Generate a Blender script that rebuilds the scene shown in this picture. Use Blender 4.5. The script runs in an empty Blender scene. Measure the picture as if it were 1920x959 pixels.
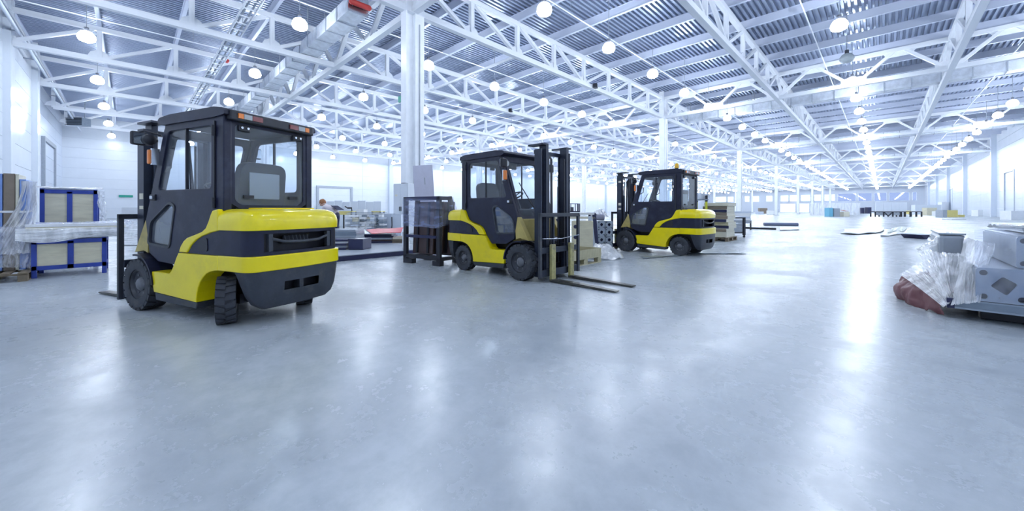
import bpy, bmesh, math, random
from mathutils import Vector, Matrix, noise
from mathutils.geometry import tessellate_polygon

# ------------------------------------------------------------------ camera, world, exposure
scene = bpy.context.scene
COL = scene.collection
CAM_H = 1.15
FOC, CX, HY = 705.0, 960.0, 394.0          # focal length, centre and horizon in pixels of the 1920x959 frame
YAW = math.radians(44.55)
cam_data = bpy.data.cameras.new('camera')
cam = bpy.data.objects.new('camera', cam_data)
COL.objects.link(cam)
cam.location = (0, 0, CAM_H)
cam.rotation_euler = (math.pi / 2, 0, YAW)
cam_data.sensor_width = 36
cam_data.lens = 36 * FOC / 1920
cam_data.shift_y = -(479.5 - HY) / 1920
cam_data.clip_start = 0.05
cam_data.clip_end = 1000
scene.camera = cam

world = bpy.data.worlds.new('sky')
scene.world = world
world.use_nodes = True
wb = world.node_tree.nodes['Background']
wb.inputs[0].default_value = (0.80, 0.88, 1.0, 1)
wb.inputs[1].default_value = 1.7

LAMP_STRENGTH = 78.0
LAMP_COLOR = (0.80, 0.885, 1.0)
vs = scene.view_settings
vs.view_transform = 'Standard'
vs.look = 'None'
vs.gamma = 1.0
vs.use_curve_mapping = False
vs.exposure = 0.24
cy = scene.cycles
cy.max_bounces = 8
cy.diffuse_bounces = 4
cy.glossy_bounces = 4
cy.transparent_max_bounces = 24
cy.caustics_reflective = False
cy.caustics_refractive = False
cy.sample_clamp_indirect = 6.0
cy.use_denoising = True

random.seed(7)
RX, RY = math.cos(YAW), math.sin(YAW)      # camera right
FX, FY = -math.sin(YAW), math.cos(YAW)     # camera forward


def cw(X, D, z=0.0):
    """point X metres right and D metres ahead of the camera stand"""
    return Vector((X * RX + D * FX, X * RY + D * FY, z))


def floor_at(px, py, z=0.0):
    D = (CAM_H - z) * FOC / (py - HY)
    return cw((px - CX) / FOC * D, D, z)


def ray(px, D, z=0.0):
    return cw((px - CX) / FOC * D, D, z)


# ------------------------------------------------------------------ materials
MATS = {}


def mat(name, color, rough=0.5, metal=0.0, var=0.0, scale=6.0, dirt=None, dirt_amt=0.5, bump=0.0, spec=0.5,
        rough_var=0.0, coat=0.0, stretch=None):
    if name in MATS:
        return MATS[name]
    m = bpy.data.materials.new(name)
    m.use_nodes = True
    nt = m.node_tree
    b = nt.nodes['Principled BSDF']
    b.inputs['Base Color'].default_value = (*color, 1)
    b.inputs['Roughness'].default_value = rough
    b.inputs['Metallic'].default_value = metal
    b.inputs['Specular IOR Level'].default_value = spec
    b.inputs['Coat Weight'].default_value = coat
    if var or bump or dirt or rough_var:
        tc = nt.nodes.new('ShaderNodeTexCoord')
        src = tc.outputs['Object']
        if stretch:
            mp = nt.nodes.new('ShaderNodeMapping')
            mp.inputs['Scale'].default_value = stretch
            nt.links.new(src, mp.inputs['Vector'])
            src = mp.outputs['Vector']
        nz = nt.nodes.new('ShaderNodeTexNoise')
        nz.inputs['Scale'].default_value = scale
        nz.inputs['Detail'].default_value = 6
        nz.inputs['Roughness'].default_value = 0.65
        nt.links.new(src, nz.inputs['Vector'])
        last = None
        if var:
            rp = nt.nodes.new('ShaderNodeValToRGB')
            rp.color_ramp.elements[0].position = 0.3
            rp.color_ramp.elements[1].position = 0.7
            rp.color_ramp.elements[0].color = (*[c * (1 - var) for c in color], 1)
            rp.color_ramp.elements[1].color = (*[min(1, c * (1 + var)) for c in color], 1)
            nt.links.new(nz.outputs['Fac'], rp.inputs['Fac'])
            last = rp.outputs['Color']
        if dirt:
            n2 = nt.nodes.new('ShaderNodeTexNoise')
            n2.inputs['Scale'].default_value = scale * 0.7
            n2.inputs['Detail'].default_value = 9
            n2.inputs['Roughness'].default_value = 0.72
            nt.links.new(src, n2.inputs['Vector'])
            r2 = nt.nodes.new('ShaderNodeValToRGB')
            r2.color_ramp.elements[0].position = 0.52
            r2.color_ramp.elements[1].position = 0.74
            r2.color_ramp.elements[1].color = (dirt_amt, dirt_amt, dirt_amt, 1)
            r2.color_ramp.elements[0].color = (0, 0, 0, 1)
            nt.links.new(n2.outputs['Fac'], r2.inputs['Fac'])
            mx = nt.nodes.new('ShaderNodeMix')
            mx.data_type = 'RGBA'
            nt.links.new(r2.outputs['Color'], mx.inputs[0])
            if last:
                nt.links.new(last, mx.inputs[6])
            else:
                mx.inputs[6].default_value = (*color, 1)
            mx.inputs[7].default_value = (*dirt, 1)
            last = mx.outputs[2]
        if last:
            nt.links.new(last, b.inputs['Base Color'])
        if rough_var:
            mr = nt.nodes.new('ShaderNodeMapRange')
            mr.inputs[1].default_value = 0.3
            mr.inputs[2].default_value = 0.7
            mr.inputs[3].default_value = max(0.02, rough - rough_var)
            mr.inputs[4].default_value = min(1, rough + rough_var)
            nt.links.new(nz.outputs['Fac'], mr.inputs[0])
            nt.links.new(mr.outputs[0], b.inputs['Roughness'])
        if bump:
            bp = nt.nodes.new('ShaderNodeBump')
            bp.inputs['Strength'].default_value = bump
            bp.inputs['Distance'].default_value = 0.02
            nt.links.new(nz.outputs['Fac'], bp.inputs['Height'])
            nt.links.new(bp.outputs['Normal'], b.inputs['Normal'])
    MATS[name] = m
    return m


def emis(name, color, strength):
    if name in MATS:
        return MATS[name]
    m = bpy.data.materials.new(name)
    m.use_nodes = True
    nt = m.node_tree
    nt.nodes.clear()
    e = nt.nodes.new('ShaderNodeEmission')
    e.inputs[0].default_value = (*color, 1)
    e.inputs[1].default_value = strength
    o = nt.nodes.new('ShaderNodeOutputMaterial')
    nt.links.new(e.outputs[0], o.inputs[0])
    MATS[name] = m
    return m


def film_mat(name, tint, color, fac, rough, scale=14.0, bump=0.8, stretch=(1, 1, 0.3)):
    """see-through sheet: clear share + glossy share (glass, stretch film)"""
    if name in MATS:
        return MATS[name]
    m = bpy.data.materials.new(name)
    m.use_nodes = True
    nt = m.node_tree
    b = nt.nodes['Principled BSDF']
    b.inputs['Base Color'].default_value = (*color, 1)
    b.inputs['Roughness'].default_value = rough
    b.inputs['Specular IOR Level'].default_value = 0.9
    t = nt.nodes.new('ShaderNodeBsdfTransparent')
    t.inputs[0].default_value = (*tint, 1)
    mx = nt.nodes.new('ShaderNodeMixShader')
    nt.links.new(t.outputs[0], mx.inputs[1])
    nt.links.new(b.outputs[0], mx.inputs[2])
    nt.links.new(mx.outputs[0], nt.nodes['Material Output'].inputs[0])
    if bump:
        tc = nt.nodes.new('ShaderNodeTexCoord')
        mp = nt.nodes.new('ShaderNodeMapping')
        mp.inputs['Scale'].default_value = stretch
        nz = nt.nodes.new('ShaderNodeTexNoise')
        nz.inputs['Scale'].default_value = scale
        nz.inputs['Detail'].default_value = 5
        nz.inputs['Distortion'].default_value = 0.7
        nt.links.new(tc.outputs['Object'], mp.inputs[0])
        nt.links.new(mp.outputs[0], nz.inputs['Vector'])
        bp = nt.nodes.new('ShaderNodeBump')
        bp.inputs['Strength'].default_value = bump
        bp.inputs['Distance'].default_value = 0.04
        nt.links.new(nz.outputs['Fac'], bp.inputs['Height'])
        nt.links.new(bp.outputs['Normal'], b.inputs['Normal'])
        mr = nt.nodes.new('ShaderNodeMapRange')
        mr.inputs[1].default_value = 0.35
        mr.inputs[2].default_value = 0.68
        mr.inputs[3].default_value = max(0.03, fac - min(0.22, fac * 0.6))
        mr.inputs[4].default_value = min(0.97, fac + min(0.22, fac * 0.6))
        nt.links.new(nz.outputs['Fac'], mr.inputs[0])
        nt.links.new(mr.outputs[0], mx.inputs[0])
    else:
        mx.inputs[0].default_value = fac
    MATS[name] = m
    return m


def glass_mat(name, tint, ior=1.35, dust=0.0):
    if name in MATS:
        return MATS[name]
    m = bpy.data.materials.new(name)
    m.use_nodes = True
    nt = m.node_tree
    nt.nodes.clear()
    t = nt.nodes.new('ShaderNodeBsdfTransparent')
    t.inputs[0].default_value = (*tint, 1)
    g = nt.nodes.new('ShaderNodeBsdfGlossy')
    g.inputs['Roughness'].default_value = 0.02
    lw = nt.nodes.new('ShaderNodeLayerWeight')          # Schlick reflectance, the same from both faces
    pw = nt.nodes.new('ShaderNodeMath')
    pw.operation = 'POWER'
    pw.inputs[1].default_value = 5.0
    nt.links.new(lw.outputs['Facing'], pw.inputs[0])
    fr = nt.nodes.new('ShaderNodeMath')
    fr.operation = 'MULTIPLY_ADD'
    f0 = ((ior - 1) / (ior + 1)) ** 2
    fr.inputs[1].default_value = 1 - f0
    fr.inputs[2].default_value = f0
    nt.links.new(pw.outputs[0], fr.inputs[0])
    mx = nt.nodes.new('ShaderNodeMixShader')
    o = nt.nodes.new('ShaderNodeOutputMaterial')
    nt.links.new(fr.outputs[0], mx.inputs[0])
    nt.links.new(t.outputs[0], mx.inputs[1])
    nt.links.new(g.outputs[0], mx.inputs[2])
    if dust:
        df = nt.nodes.new('ShaderNodeBsdfDiffuse')
        df.inputs[0].default_value = (0.72, 0.77, 0.84, 1)
        tc = nt.nodes.new('ShaderNodeTexCoord')
        nz = nt.nodes.new('ShaderNodeTexNoise')
        nz.inputs['Scale'].default_value = 3.0
        nz.inputs['Detail'].default_value = 6
        nt.links.new(tc.outputs['Object'], nz.inputs['Vector'])
        ml = nt.nodes.new('ShaderNodeMath')
        ml.operation = 'MULTIPLY'
        ml.inputs[1].default_value = dust * 2
        nt.links.new(nz.outputs['Fac'], ml.inputs[0])
        m3 = nt.nodes.new('ShaderNodeMixShader')
        nt.links.new(ml.outputs[0], m3.inputs[0])
        nt.links.new(mx.outputs[0], m3.inputs[1])
        nt.links.new(df.outputs[0], m3.inputs[2])
        nt.links.new(m3.outputs[0], o.inputs[0])
    else:
        nt.links.new(mx.outputs[0], o.inputs[0])
    MATS[name] = m
    return m


def floor_mat():
    m = bpy.data.materials.new('polished_concrete')
    m.use_nodes = True
    nt = m.node_tree
    b = nt.nodes['Principled BSDF']
    geo = nt.nodes.new('ShaderNodeNewGeometry')
    n1 = nt.nodes.new('ShaderNodeTexNoise')
    n1.inputs['Scale'].default_value = 0.55
    n1.inputs['Detail'].default_value = 8
    n1.inputs['Roughness'].default_value = 0.68
    n1.inputs['Distortion'].default_value = 0.5
    n2 = nt.nodes.new('ShaderNodeTexNoise')
    n2.inputs['Scale'].default_value = 5.0
    n2.inputs['Detail'].default_value = 8
    n2.inputs['Roughness'].default_value = 0.7
    for n in (n1, n2):
        nt.links.new(geo.outputs['Position'], n.inputs['Vector'])
    mx = nt.nodes.new('ShaderNodeMath')
    mx.operation = 'MULTIPLY_ADD'
    mx.inputs[1].default_value = 0.35
    nt.links.new(n2.outputs['Fac'], mx.inputs[0])
    m2 = nt.nodes.new('ShaderNodeMath')
    m2.operation = 'MULTIPLY'
    m2.inputs[1].default_value = 0.65
    nt.links.new(n1.outputs['Fac'], m2.inputs[0])
    nt.links.new(m2.outputs[0], mx.inputs[2])
    rp = nt.nodes.new('ShaderNodeValToRGB')
    e = rp.color_ramp.elements
    e[0].position, e[1].position = 0.40, 0.60
    e[0].color = (0.36, 0.405, 0.455, 1)
    e[1].color = (0.55, 0.595, 0.64, 1)
    nt.links.new(mx.outputs[0], rp.inputs[0])
    nt.links.new(rp.outputs[0], b.inputs['Base Color'])
    # worn sealer: the gloss keeps a modest share of the light even at flat angles
    b.inputs['Specular IOR Level'].default_value = 0.0
    b.inputs['Roughness'].default_value = 0.8
    g = nt.nodes.new('ShaderNodeBsdfGlossy')
    mr = nt.nodes.new('ShaderNodeMapRange')
    mr.inputs[1].default_value, mr.inputs[2].default_value = 0.40, 0.60
    mr.inputs[3].default_value, mr.inputs[4].default_value = 0.33, 0.22
    nt.links.new(mx.outputs[0], mr.inputs[0])
    nt.links.new(mr.outputs[0], g.inputs['Roughness'])
    bp = nt.nodes.new('ShaderNodeBump')
    bp.inputs['Strength'].default_value = 0.05
    bp.inputs['Distance'].default_value = 0.02
    nt.links.new(n1.outputs['Fac'], bp.inputs['Height'])
    nt.links.new(bp.outputs[0], b.inputs['Normal'])
    nt.links.new(bp.outputs[0], g.inputs['Normal'])
    lw = nt.nodes.new('ShaderNodeLayerWeight')
    pw = nt.nodes.new('ShaderNodeMath')
    pw.operation = 'POWER'
    pw.inputs[1].default_value = 4.0
    nt.links.new(lw.outputs['Facing'], pw.inputs[0])
    fa = nt.nodes.new('ShaderNodeMath')
    fa.operation = 'MULTIPLY_ADD'
    fa.inputs[1].default_value = 0.20
    fa.inputs[2].default_value = 0.15
    nt.links.new(pw.outputs[0], fa.inputs[0])
    ms = nt.nodes.new('ShaderNodeMixShader')
    nt.links.new(fa.outputs[0], ms.inputs[0])
    nt.links.new(b.outputs[0], ms.inputs[1])
    nt.links.new(g.outputs[0], ms.inputs[2])
    nt.links.new(ms.outputs[0], nt.nodes['Material Output'].inputs[0])
    return m


M_FLOOR = floor_mat()
M_STEEL = mat('white_painted_steel', (0.84, 0.87, 0.92), 0.38, var=0.06, scale=1.5)
M_DECK = mat('galvanised_deck', (0.34, 0.40, 0.53), 0.34, metal=0.5)
M_PURLIN = mat('purlin_paint', (0.60, 0.65, 0.78), 0.45)
M_WALL = mat('wall_panel_white', (0.70, 0.745, 0.81), 0.24, var=0.03, scale=0.6)
M_WALLJ = mat('wall_joint', (0.56, 0.61, 0.70), 0.5)
M_WALLB = mat('wall_panel_grey_blue', (0.58, 0.64, 0.74), 0.4)
M_GALV = mat('galvanised_duct', (0.68, 0.72, 0.78), 0.32, metal=0.6, var=0.18, scale=2.5)
M_YEL = mat('forklift_yellow', (0.95, 0.77, 0.001), 0.28, var=0.06, scale=3.0, dirt=(0.45, 0.36, 0.05), dirt_amt=0.3, coat=0.3)
M_DARK = mat('forklift_charcoal', (0.010, 0.013, 0.036), 0.40, var=0.25, scale=4.0, dirt=(0.05, 0.06, 0.10), dirt_amt=0.5, spec=0.4)
M_CWT = mat('counterweight_grey', (0.035, 0.042, 0.058), 0.5, var=0.2, scale=5.0, dirt=(0.14, 0.14, 0.12), dirt_amt=0.5)
M_BLACK = mat('black_steel', (0.016, 0.018, 0.028), 0.45, var=0.2, scale=8)
M_MAST = mat('mast_steel', (0.022, 0.030, 0.052), 0.34, metal=0.2, var=0.25, scale=4)
M_RUBBER = mat('tyre_rubber', (0.040, 0.045, 0.058), 0.7, var=0.25, scale=9, dirt=(0.13, 0.13, 0.13), dirt_amt=0.5)
M_RIM = mat('rim_grey', (0.050, 0.055, 0.070), 0.5, var=0.3, scale=12)
M_HUB = mat('hub_grey', (0.14, 0.15, 0.18), 0.45, var=0.3, scale=14)
M_WORNY = mat('worn_yellow_fork', (0.42, 0.38, 0.16), 0.5, var=0.3, scale=10, dirt=(0.14, 0.14, 0.13), dirt_amt=0.9)
M_FORK = mat('bare_fork_steel', (0.085, 0.085, 0.08), 0.36, metal=0.5, var=0.3, scale=7)
M_COWL = mat('dusty_ochre_panel', (0.50, 0.40, 0.13), 0.5, var=0.15, scale=5, dirt=(0.18, 0.16, 0.1), dirt_amt=0.5)
M_SEAT = mat('seat_vinyl', (0.035, 0.04, 0.055), 0.55)
M_SEATG = mat('seat_back_grey', (0.42, 0.46, 0.52), 0.5)
M_GLASS = glass_mat('cab_glass', (0.94, 0.97, 1.0), 1.4, 0.05)
M_GLASSD = glass_mat('tinted_glass', (0.66, 0.74, 0.84), 2.2, 0.12)
M_ORANGE = mat('orange_lens', (0.85, 0.22, 0.02), 0.25, coat=0.5)
M_REDL = mat('red_lens', (0.22, 0.05, 0.05), 0.25, coat=0.5)
M_CLEAR = mat('clear_lens', (0.42, 0.44, 0.46), 0.15, coat=0.5)
M_MIRROR = mat('mirror_face', (0.6, 0.65, 0.7), 0.05, metal=1.0)
M_CHROME = mat('bare_metal', (0.6, 0.63, 0.68), 0.25, metal=0.9)
M_BEACON = mat('amber_beacon', (0.9, 0.5, 0.02), 0.2, coat=0.5)
M_LAMP = emis('lamp_glow', LAMP_COLOR, LAMP_STRENGTH)
M_BALLAST = mat('lamp_ballast', (0.05, 0.055, 0.07), 0.4)
M_UNLIT = mat('unlit_lamp_glass', (0.42, 0.47, 0.50), 0.25)
M_RED = mat('red_paint', (0.65, 0.06, 0.05), 0.4)
M_BLUE = mat('blue_frame_paint', (0.028, 0.06, 0.34), 0.4, var=0.15, scale=5)
M_PLY = mat('plywood', (0.68, 0.64, 0.48), 0.55, var=0.12, scale=2.5, stretch=(1, 1, 5), dirt=(0.4, 0.34, 0.2), dirt_amt=0.4)
M_CARD = mat('brown_cardboard', (0.24, 0.195, 0.155), 0.7, var=0.1, scale=6)
M_CREAM = mat('cream_board', (0.70, 0.67, 0.55), 0.6, var=0.06)
M_BLUEP = mat('light_blue_panel', (0.20, 0.32, 0.66), 0.4)
M_WHITE = mat('white_board', (0.82, 0.84, 0.87), 0.45, var=0.04, scale=3)
M_GREYB = mat('grey_board', (0.36, 0.40, 0.46), 0.5, var=0.1)
M_STEELG = mat('grey_sheet_steel', (0.24, 0.29, 0.35), 0.35, metal=0.4, var=0.1)
M_NAVY = mat('navy_case', (0.022, 0.026, 0.08), 0.35, var=0.2)
M_REDC = mat('red_sheet', (0.68, 0.10, 0.13), 0.45, var=0.08, scale=4)
M_BROWNP = mat('dark_brown_panel', (0.085, 0.055, 0.055), 0.4, var=0.15, scale=3)
M_LILAC = mat('lilac_sheet', (0.66, 0.66, 0.80), 0.45, var=0.05)
M_WOOD = mat('pallet_wood', (0.50, 0.46, 0.30), 0.65, var=0.18, scale=5, stretch=(1, 6, 1))
M_WOODD = mat('weathered_pallet_wood', (0.20, 0.16, 0.11), 0.7, var=0.25, scale=6)
M_TARP = mat('maroon_tarp', (0.17, 0.065, 0.075), 0.55, var=0.15, scale=5)
M_ALU = mat('aluminium_profile', (0.36, 0.41, 0.48), 0.34, metal=0.6, var=0.08)
M_BOARDY = mat('yellow_board', (0.72, 0.62, 0.22), 0.5, var=0.08)
M_YRACK = mat('yellow_rack_paint', (0.62, 0.62, 0.03), 0.4)
M_TEAL = mat('teal_cabinet', (0.16, 0.45, 0.62), 0.4)
M_GREEN = mat('green_sign', (0.02, 0.32, 0.24), 0.4)
M_SKIN = mat('skin', (0.60, 0.36, 0.27), 0.5)
M_HAIR = mat('auburn_hair', (0.32, 0.13, 0.05), 0.5)
M_CLOTH1 = mat('pale_top', (0.68, 0.62, 0.66), 0.7)
M_CLOTH2 = mat('navy_trousers', (0.02, 0.025, 0.07), 0.7)
M_FILM = film_mat('stretch_film', (0.96, 0.97, 1.0), (0.92, 0.94, 1.0), 0.32, 0.10, scale=9, bump=0.15)
M_FILMW = film_mat('milky_film', (0.97, 0.98, 1.0), (0.97, 0.98, 1.0), 0.68, 0.14, scale=7, bump=0.12)
M_FILM2 = film_mat('glinting_film', (0.88, 0.91, 0.99), (0.92, 0.95, 1.0), 0.19, 0.04, scale=7, bump=0.2, stretch=(1, 1, 0.6))
M_FILMD = film_mat('thin_clear_film', (0.93, 0.95, 1.0), (0.50, 0.57, 0.88), 0.27, 0.10, scale=9, bump=0.25, stretch=(0.3, 0.3, 1))
M_CURT = film_mat('plastic_curtain', (0.97, 0.98, 1.0), (0.90, 0.93, 0.98), 0.80, 0.35, scale=1.2, bump=0.3)
M_WGLASS = glass_mat('window_glass', (0.96, 0.98, 1.0), 1.3)
M_WGLASSB = glass_mat('blue_tinted_window_glass', (0.50, 0.55, 0.68), 1.5)


# ------------------------------------------------------------------ mesh helpers
class MB:
    def __init__(self):
        self.v, self.f = [], []

    def add(self, vs_, fs_):
        n = len(self.v)
        self.v += [tuple(p) for p in vs_]
        self.f += [tuple(i + n for i in q) for q in fs_]
        return self

    def box(self, x0, x1, y0, y1, z0, z1):
        self.add([(x0, y0, z0), (x1, y0, z0), (x1, y1, z0), (x0, y1, z0), (x0, y0, z1), (x1, y0, z1), (x1, y1, z1), (x0, y1, z1)],
                 [(3, 2, 1, 0), (4, 5, 6, 7), (0, 1, 5, 4), (1, 2, 6, 5), (2, 3, 7, 6), (3, 0, 4, 7)])
        return self

    def bar(self, p, q, w, h, up=(0, 0, 1)):
        p, q = Vector(p), Vector(q)
        d = (q - p).normalized()
        u = Vector(up)
        if abs(d.dot(u)) > 0.98:
            u = Vector((0, 1, 0)) if abs(d.y) < 0.9 else Vector((1, 0, 0))
        s = d.cross(u).normalized() * (w / 2)
        t = s.cross(d).normalized() * (h / 2)
        c = [p - s - t, p + s - t, p + s + t, p - s + t, q - s - t, q + s - t, q + s + t, q - s + t]
        self.add(c, [(3, 2, 1, 0), (4, 5, 6, 7), (0, 1, 5, 4), (1, 2, 6, 5), (2, 3, 7, 6), (3, 0, 4, 7)])
        return self

    def tube(self, pts, r, n=8):
        pts = [Vector(p) for p in pts]
        rings = []
        for i, p in enumerate(pts):
            a = pts[max(0, i - 1)]
            b = pts[min(len(pts) - 1, i + 1)]
            d = (b - a).normalized()
            u = Vector((0, 0, 1)) if abs(d.z) < 0.95 else Vector((1, 0, 0))
            s = d.cross(u).normalized()
            t = s.cross(d).normalized()
            rr = r[i] if isinstance(r, (list, tuple)) else r
            rings.append([p + (s * math.cos(2 * math.pi * k / n) + t * math.sin(2 * math.pi * k / n)) * rr for k in range(n)])
        vs_ = [p for rg in rings for p in rg]
        fs_ = []
        for i in range(len(rings) - 1):
            for k in range(n):
                k2 = (k + 1) % n
                fs_.append((i * n + k, i * n + k2, (i + 1) * n + k2, (i + 1) * n + k))
        fs_.append(tuple(range(n))[::-1])
        m = (len(rings) - 1) * n
        fs_.append(tuple(m + k for k in range(n)))
        return self.add(vs_, fs_)

    def lathe(self, prof, axis='y', n=32, c=(0, 0, 0), closed=False):
        """prof: (radius, offset along axis)"""
        vs_, fs_ = [], []
        for r, t in prof:
            for k in range(n):
                a = 2 * math.pi * k / n
                ca, sa = r * math.cos(a), r * math.sin(a)
                p = {'y': (ca, t, sa), 'z': (ca, sa, t), 'x': (t, ca, sa)}[axis]
                vs_.append((p[0] + c[0], p[1] + c[1], p[2] + c[2]))
        m = len(prof)
        for i in range(m if closed else m - 1):
            j = (i + 1) % m
            for k in range(n):
                k2 = (k + 1) % n
                fs_.append((i * n + k, i * n + k2, j * n + k2, j * n + k))
        if not closed:
            fs_.append(tuple(range(n)))
            fs_.append(tuple((m - 1) * n + k for k in range(n)))
        return self.add(vs_, fs_)

    def ext(self, poly, y0, y1, holes=(), plane='sz'):
        """extrude a (s, z) outline with holes between two lateral offsets; local x = -s"""
        loops = [list(poly)] + [list(h) for h in holes]
        flat = [p for lp in loops for p in lp]
        tris = tessellate_polygon([[Vector((p[0], p[1], 0)) for p in lp] for lp in loops])
        N = len(flat)

        def P(p, y):
            if plane == 'sz':
                return (-p[0], y, p[1])
            if plane == 'xz':
                return (p[0], y, p[1])
            if plane == 'yz':
                return (y, p[0], p[1])
            return (p[0], p[1], y)
        vs_ = [P(p, y0) for p in flat] + [P(p, y1) for p in flat]
        fs_ = [tuple(t) for t in tris] + [tuple(i + N for i in reversed(t)) for t in tris]
        o = 0
        for lp in loops:
            n = len(lp)
            for i in range(n):
                j = (i + 1) % n
                fs_.append((o + i, o + j, N + o + j, N + o + i))
            o += n
        return self.add(vs_, fs_)

    def xform(self, M, start=0):
        for i in range(start, len(self.v)):
            self.v[i] = tuple(M @ Vector(self.v[i]))
        return self

    def mesh(self, name, material, smooth=None):
        me = bpy.data.meshes.new(name)
        me.from_pydata(self.v, [], self.f)
        bm = bmesh.new()
        bm.from_mesh(me)
        bmesh.ops.recalc_face_normals(bm, faces=bm.faces)
        bm.to_mesh(me)
        bm.free()
        if material:
            me.materials.append(material)
        if smooth:
            me.shade_smooth()
            me.set_sharp_from_angle(angle=math.radians(smooth))
        return me

    def build(self, name, material, parent=None, smooth=None, bevel=0.0, loc=None, rot=None):
        o = link(name, self.mesh(name, material, smooth), parent)
        if loc is not None:
            o.location = loc
        if rot is not None:
            o.rotation_euler = rot
        if bevel:
            b = o.modifiers.new('bevel', 'BEVEL')
            b.width = bevel
            b.segments = 2
            b.limit_method = 'ANGLE'
        return o


def link(name, data, parent=None):
    o = bpy.data.objects.new(name, data)
    COL.objects.link(o)
    if parent:
        o.parent = parent
    return o


def tag(o, label=None, cat=None, group=None, kind=None):
    if label:
        o['label'] = label
    if cat:
        o['category'] = cat
    if group:
        o['group'] = group
    if kind:
        o['kind'] = kind
    return o


def thing(name, label, cat, loc=(0, 0, 0), rz=0.0, group=None):
    o = link(name, None)
    o.empty_display_size = 0.2
    o.location = loc
    o.rotation_euler = (0, 0, rz)
    return tag(o, label, cat, group)


def struct(o):
    o['kind'] = 'structure'
    return o


def copy_tree(o, parent=None):
    c = o.copy()
    COL.objects.link(c)
    c.parent = parent
    for ch in list(o.children):
        copy_tree(ch, c)
    return c


def rnd(poly, r, n=4):
    """round the corners of an outline"""
    out = []
    L = len(poly)
    for i in range(L):
        p0, p, p1 = Vector(poly[i - 1]).to_2d(), Vector(poly[i]).to_2d(), Vector(poly[(i + 1) % L]).to_2d()
        a, b = (p0 - p), (p1 - p)
        rr = min(r, a.length * 0.45, b.length * 0.45)
        A, B = p + a.normalized() * rr, p + b.normalized() * rr
        for k in range(n + 1):
            t = k / n
            q = A * (1 - t) ** 2 + p * 2 * t * (1 - t) + B * t * t
            out.append((q.x, q.y))
    return out


def grid_mesh(fn, nu, nv, closed_u=False):
    mb = MB()
    vs_ = [fn(i / nu, j / nv) for j in range(nv + 1) for i in range(nu + 1)]
    fs_ = [(j * (nu + 1) + i, j * (nu + 1) + i + 1, (j + 1) * (nu + 1) + i + 1, (j + 1) * (nu + 1) + i)
           for j in range(nv) for i in range(nu)]
    return mb.add(vs_, fs_)


def fbm(p, sc, seed=0.0):
    v = Vector((p[0] * sc + seed, p[1] * sc - seed, p[2] * sc + 2 * seed))
    return noise.noise(v) + 0.5 * noise.noise(v * 2.1) + 0.25 * noise.noise(v * 4.3)


UNIT = MB().box(-0.5, 0.5, -0.5, 0.5, -0.5, 0.5).mesh('unit_bar', M_STEEL)


def member(name, p, q, w, h, parent, me=UNIT):
    p, q = Vector(p), Vector(q)
    d = q - p
    L = d.length
    d.normalize()
    u = Vector((0, 0, 1))
    if abs(d.z) > 0.98:
        u = Vector((0, 1, 0))
    s = d.cross(u).normalized()
    t = s.cross(d).normalized()
    M = Matrix((s * w, d * L, t * h)).transposed().to_4x4()
    M.translation = (p + q) / 2
    o = link(name, me, parent)
    o.matrix_basis = M
    return o


# ------------------------------------------------------------------ the hall
A_END, A_FAR = -6.3, 244.0           # y of the end wall and the far wall
B_RIGHT, B_LEFT = -13.4, 76.6        # -x of the right and left walls
COL_A0, BAY = 9.84, 30.0
Z_BOT = 10.83                        # underside of the bottom chords
Z_TOP = 13.0
Z_DECK = 13.66

fl = MB().box(-B_LEFT - 1, -B_RIGHT + 1, A_END - 1, A_FAR + 1, -0.3, 0).build('floor', M_FLOOR)
struct(fl)

# trapezoidal roof deck, ribs running along the hall
mb = MB()
pitch, xs = 0.30, []
x = -B_LEFT - 0.5
while x < -B_RIGHT + 0.5:
    xs += [(x, Z_DECK), (x + 0.13, Z_DECK), (x + 0.155, Z_DECK + 0.15), (x + 0.275, Z_DECK + 0.15)]
    x += pitch
vs_ = [(px, A_END - 0.5, pz) for px, pz in xs] + [(px, A_FAR + 0.5, pz) for px, pz in xs]
n = len(xs)
mb.add(vs_, [(i, i + 1, n + i + 1, n + i) for i in range(n - 1)])
ceiling = struct(mb.build('ceiling', M_DECK))
MB().box(-B_LEFT - 1, -B_RIGHT + 1, A_END - 1, A_FAR + 1, Z_DECK + 0.17, Z_DECK + 0.4).build('roof_slab', M_WALLB, ceiling)
pur = MB()
W0, W1 = -B_LEFT, -B_RIGHT
pur.box(W0, W1, -0.09, 0.09, Z_TOP + 0.15, Z_TOP + 0.18).box(W0, W1, -0.06, 0.06, Z_TOP + 0.18, Z_DECK - 0.03).box(W0, W1, -0.09, 0.09, Z_DECK - 0.03, Z_DECK)
pur_me = pur.mesh('purlin', M_PURLIN)
a = COL_A0 - 15
while a < A_FAR:
    o = link('purlin', pur_me, ceiling)
    o.location = (0, a, 0)
    a += 3.75

# --- walls of joined sandwich panels
PANEL_H = 1.35


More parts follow.
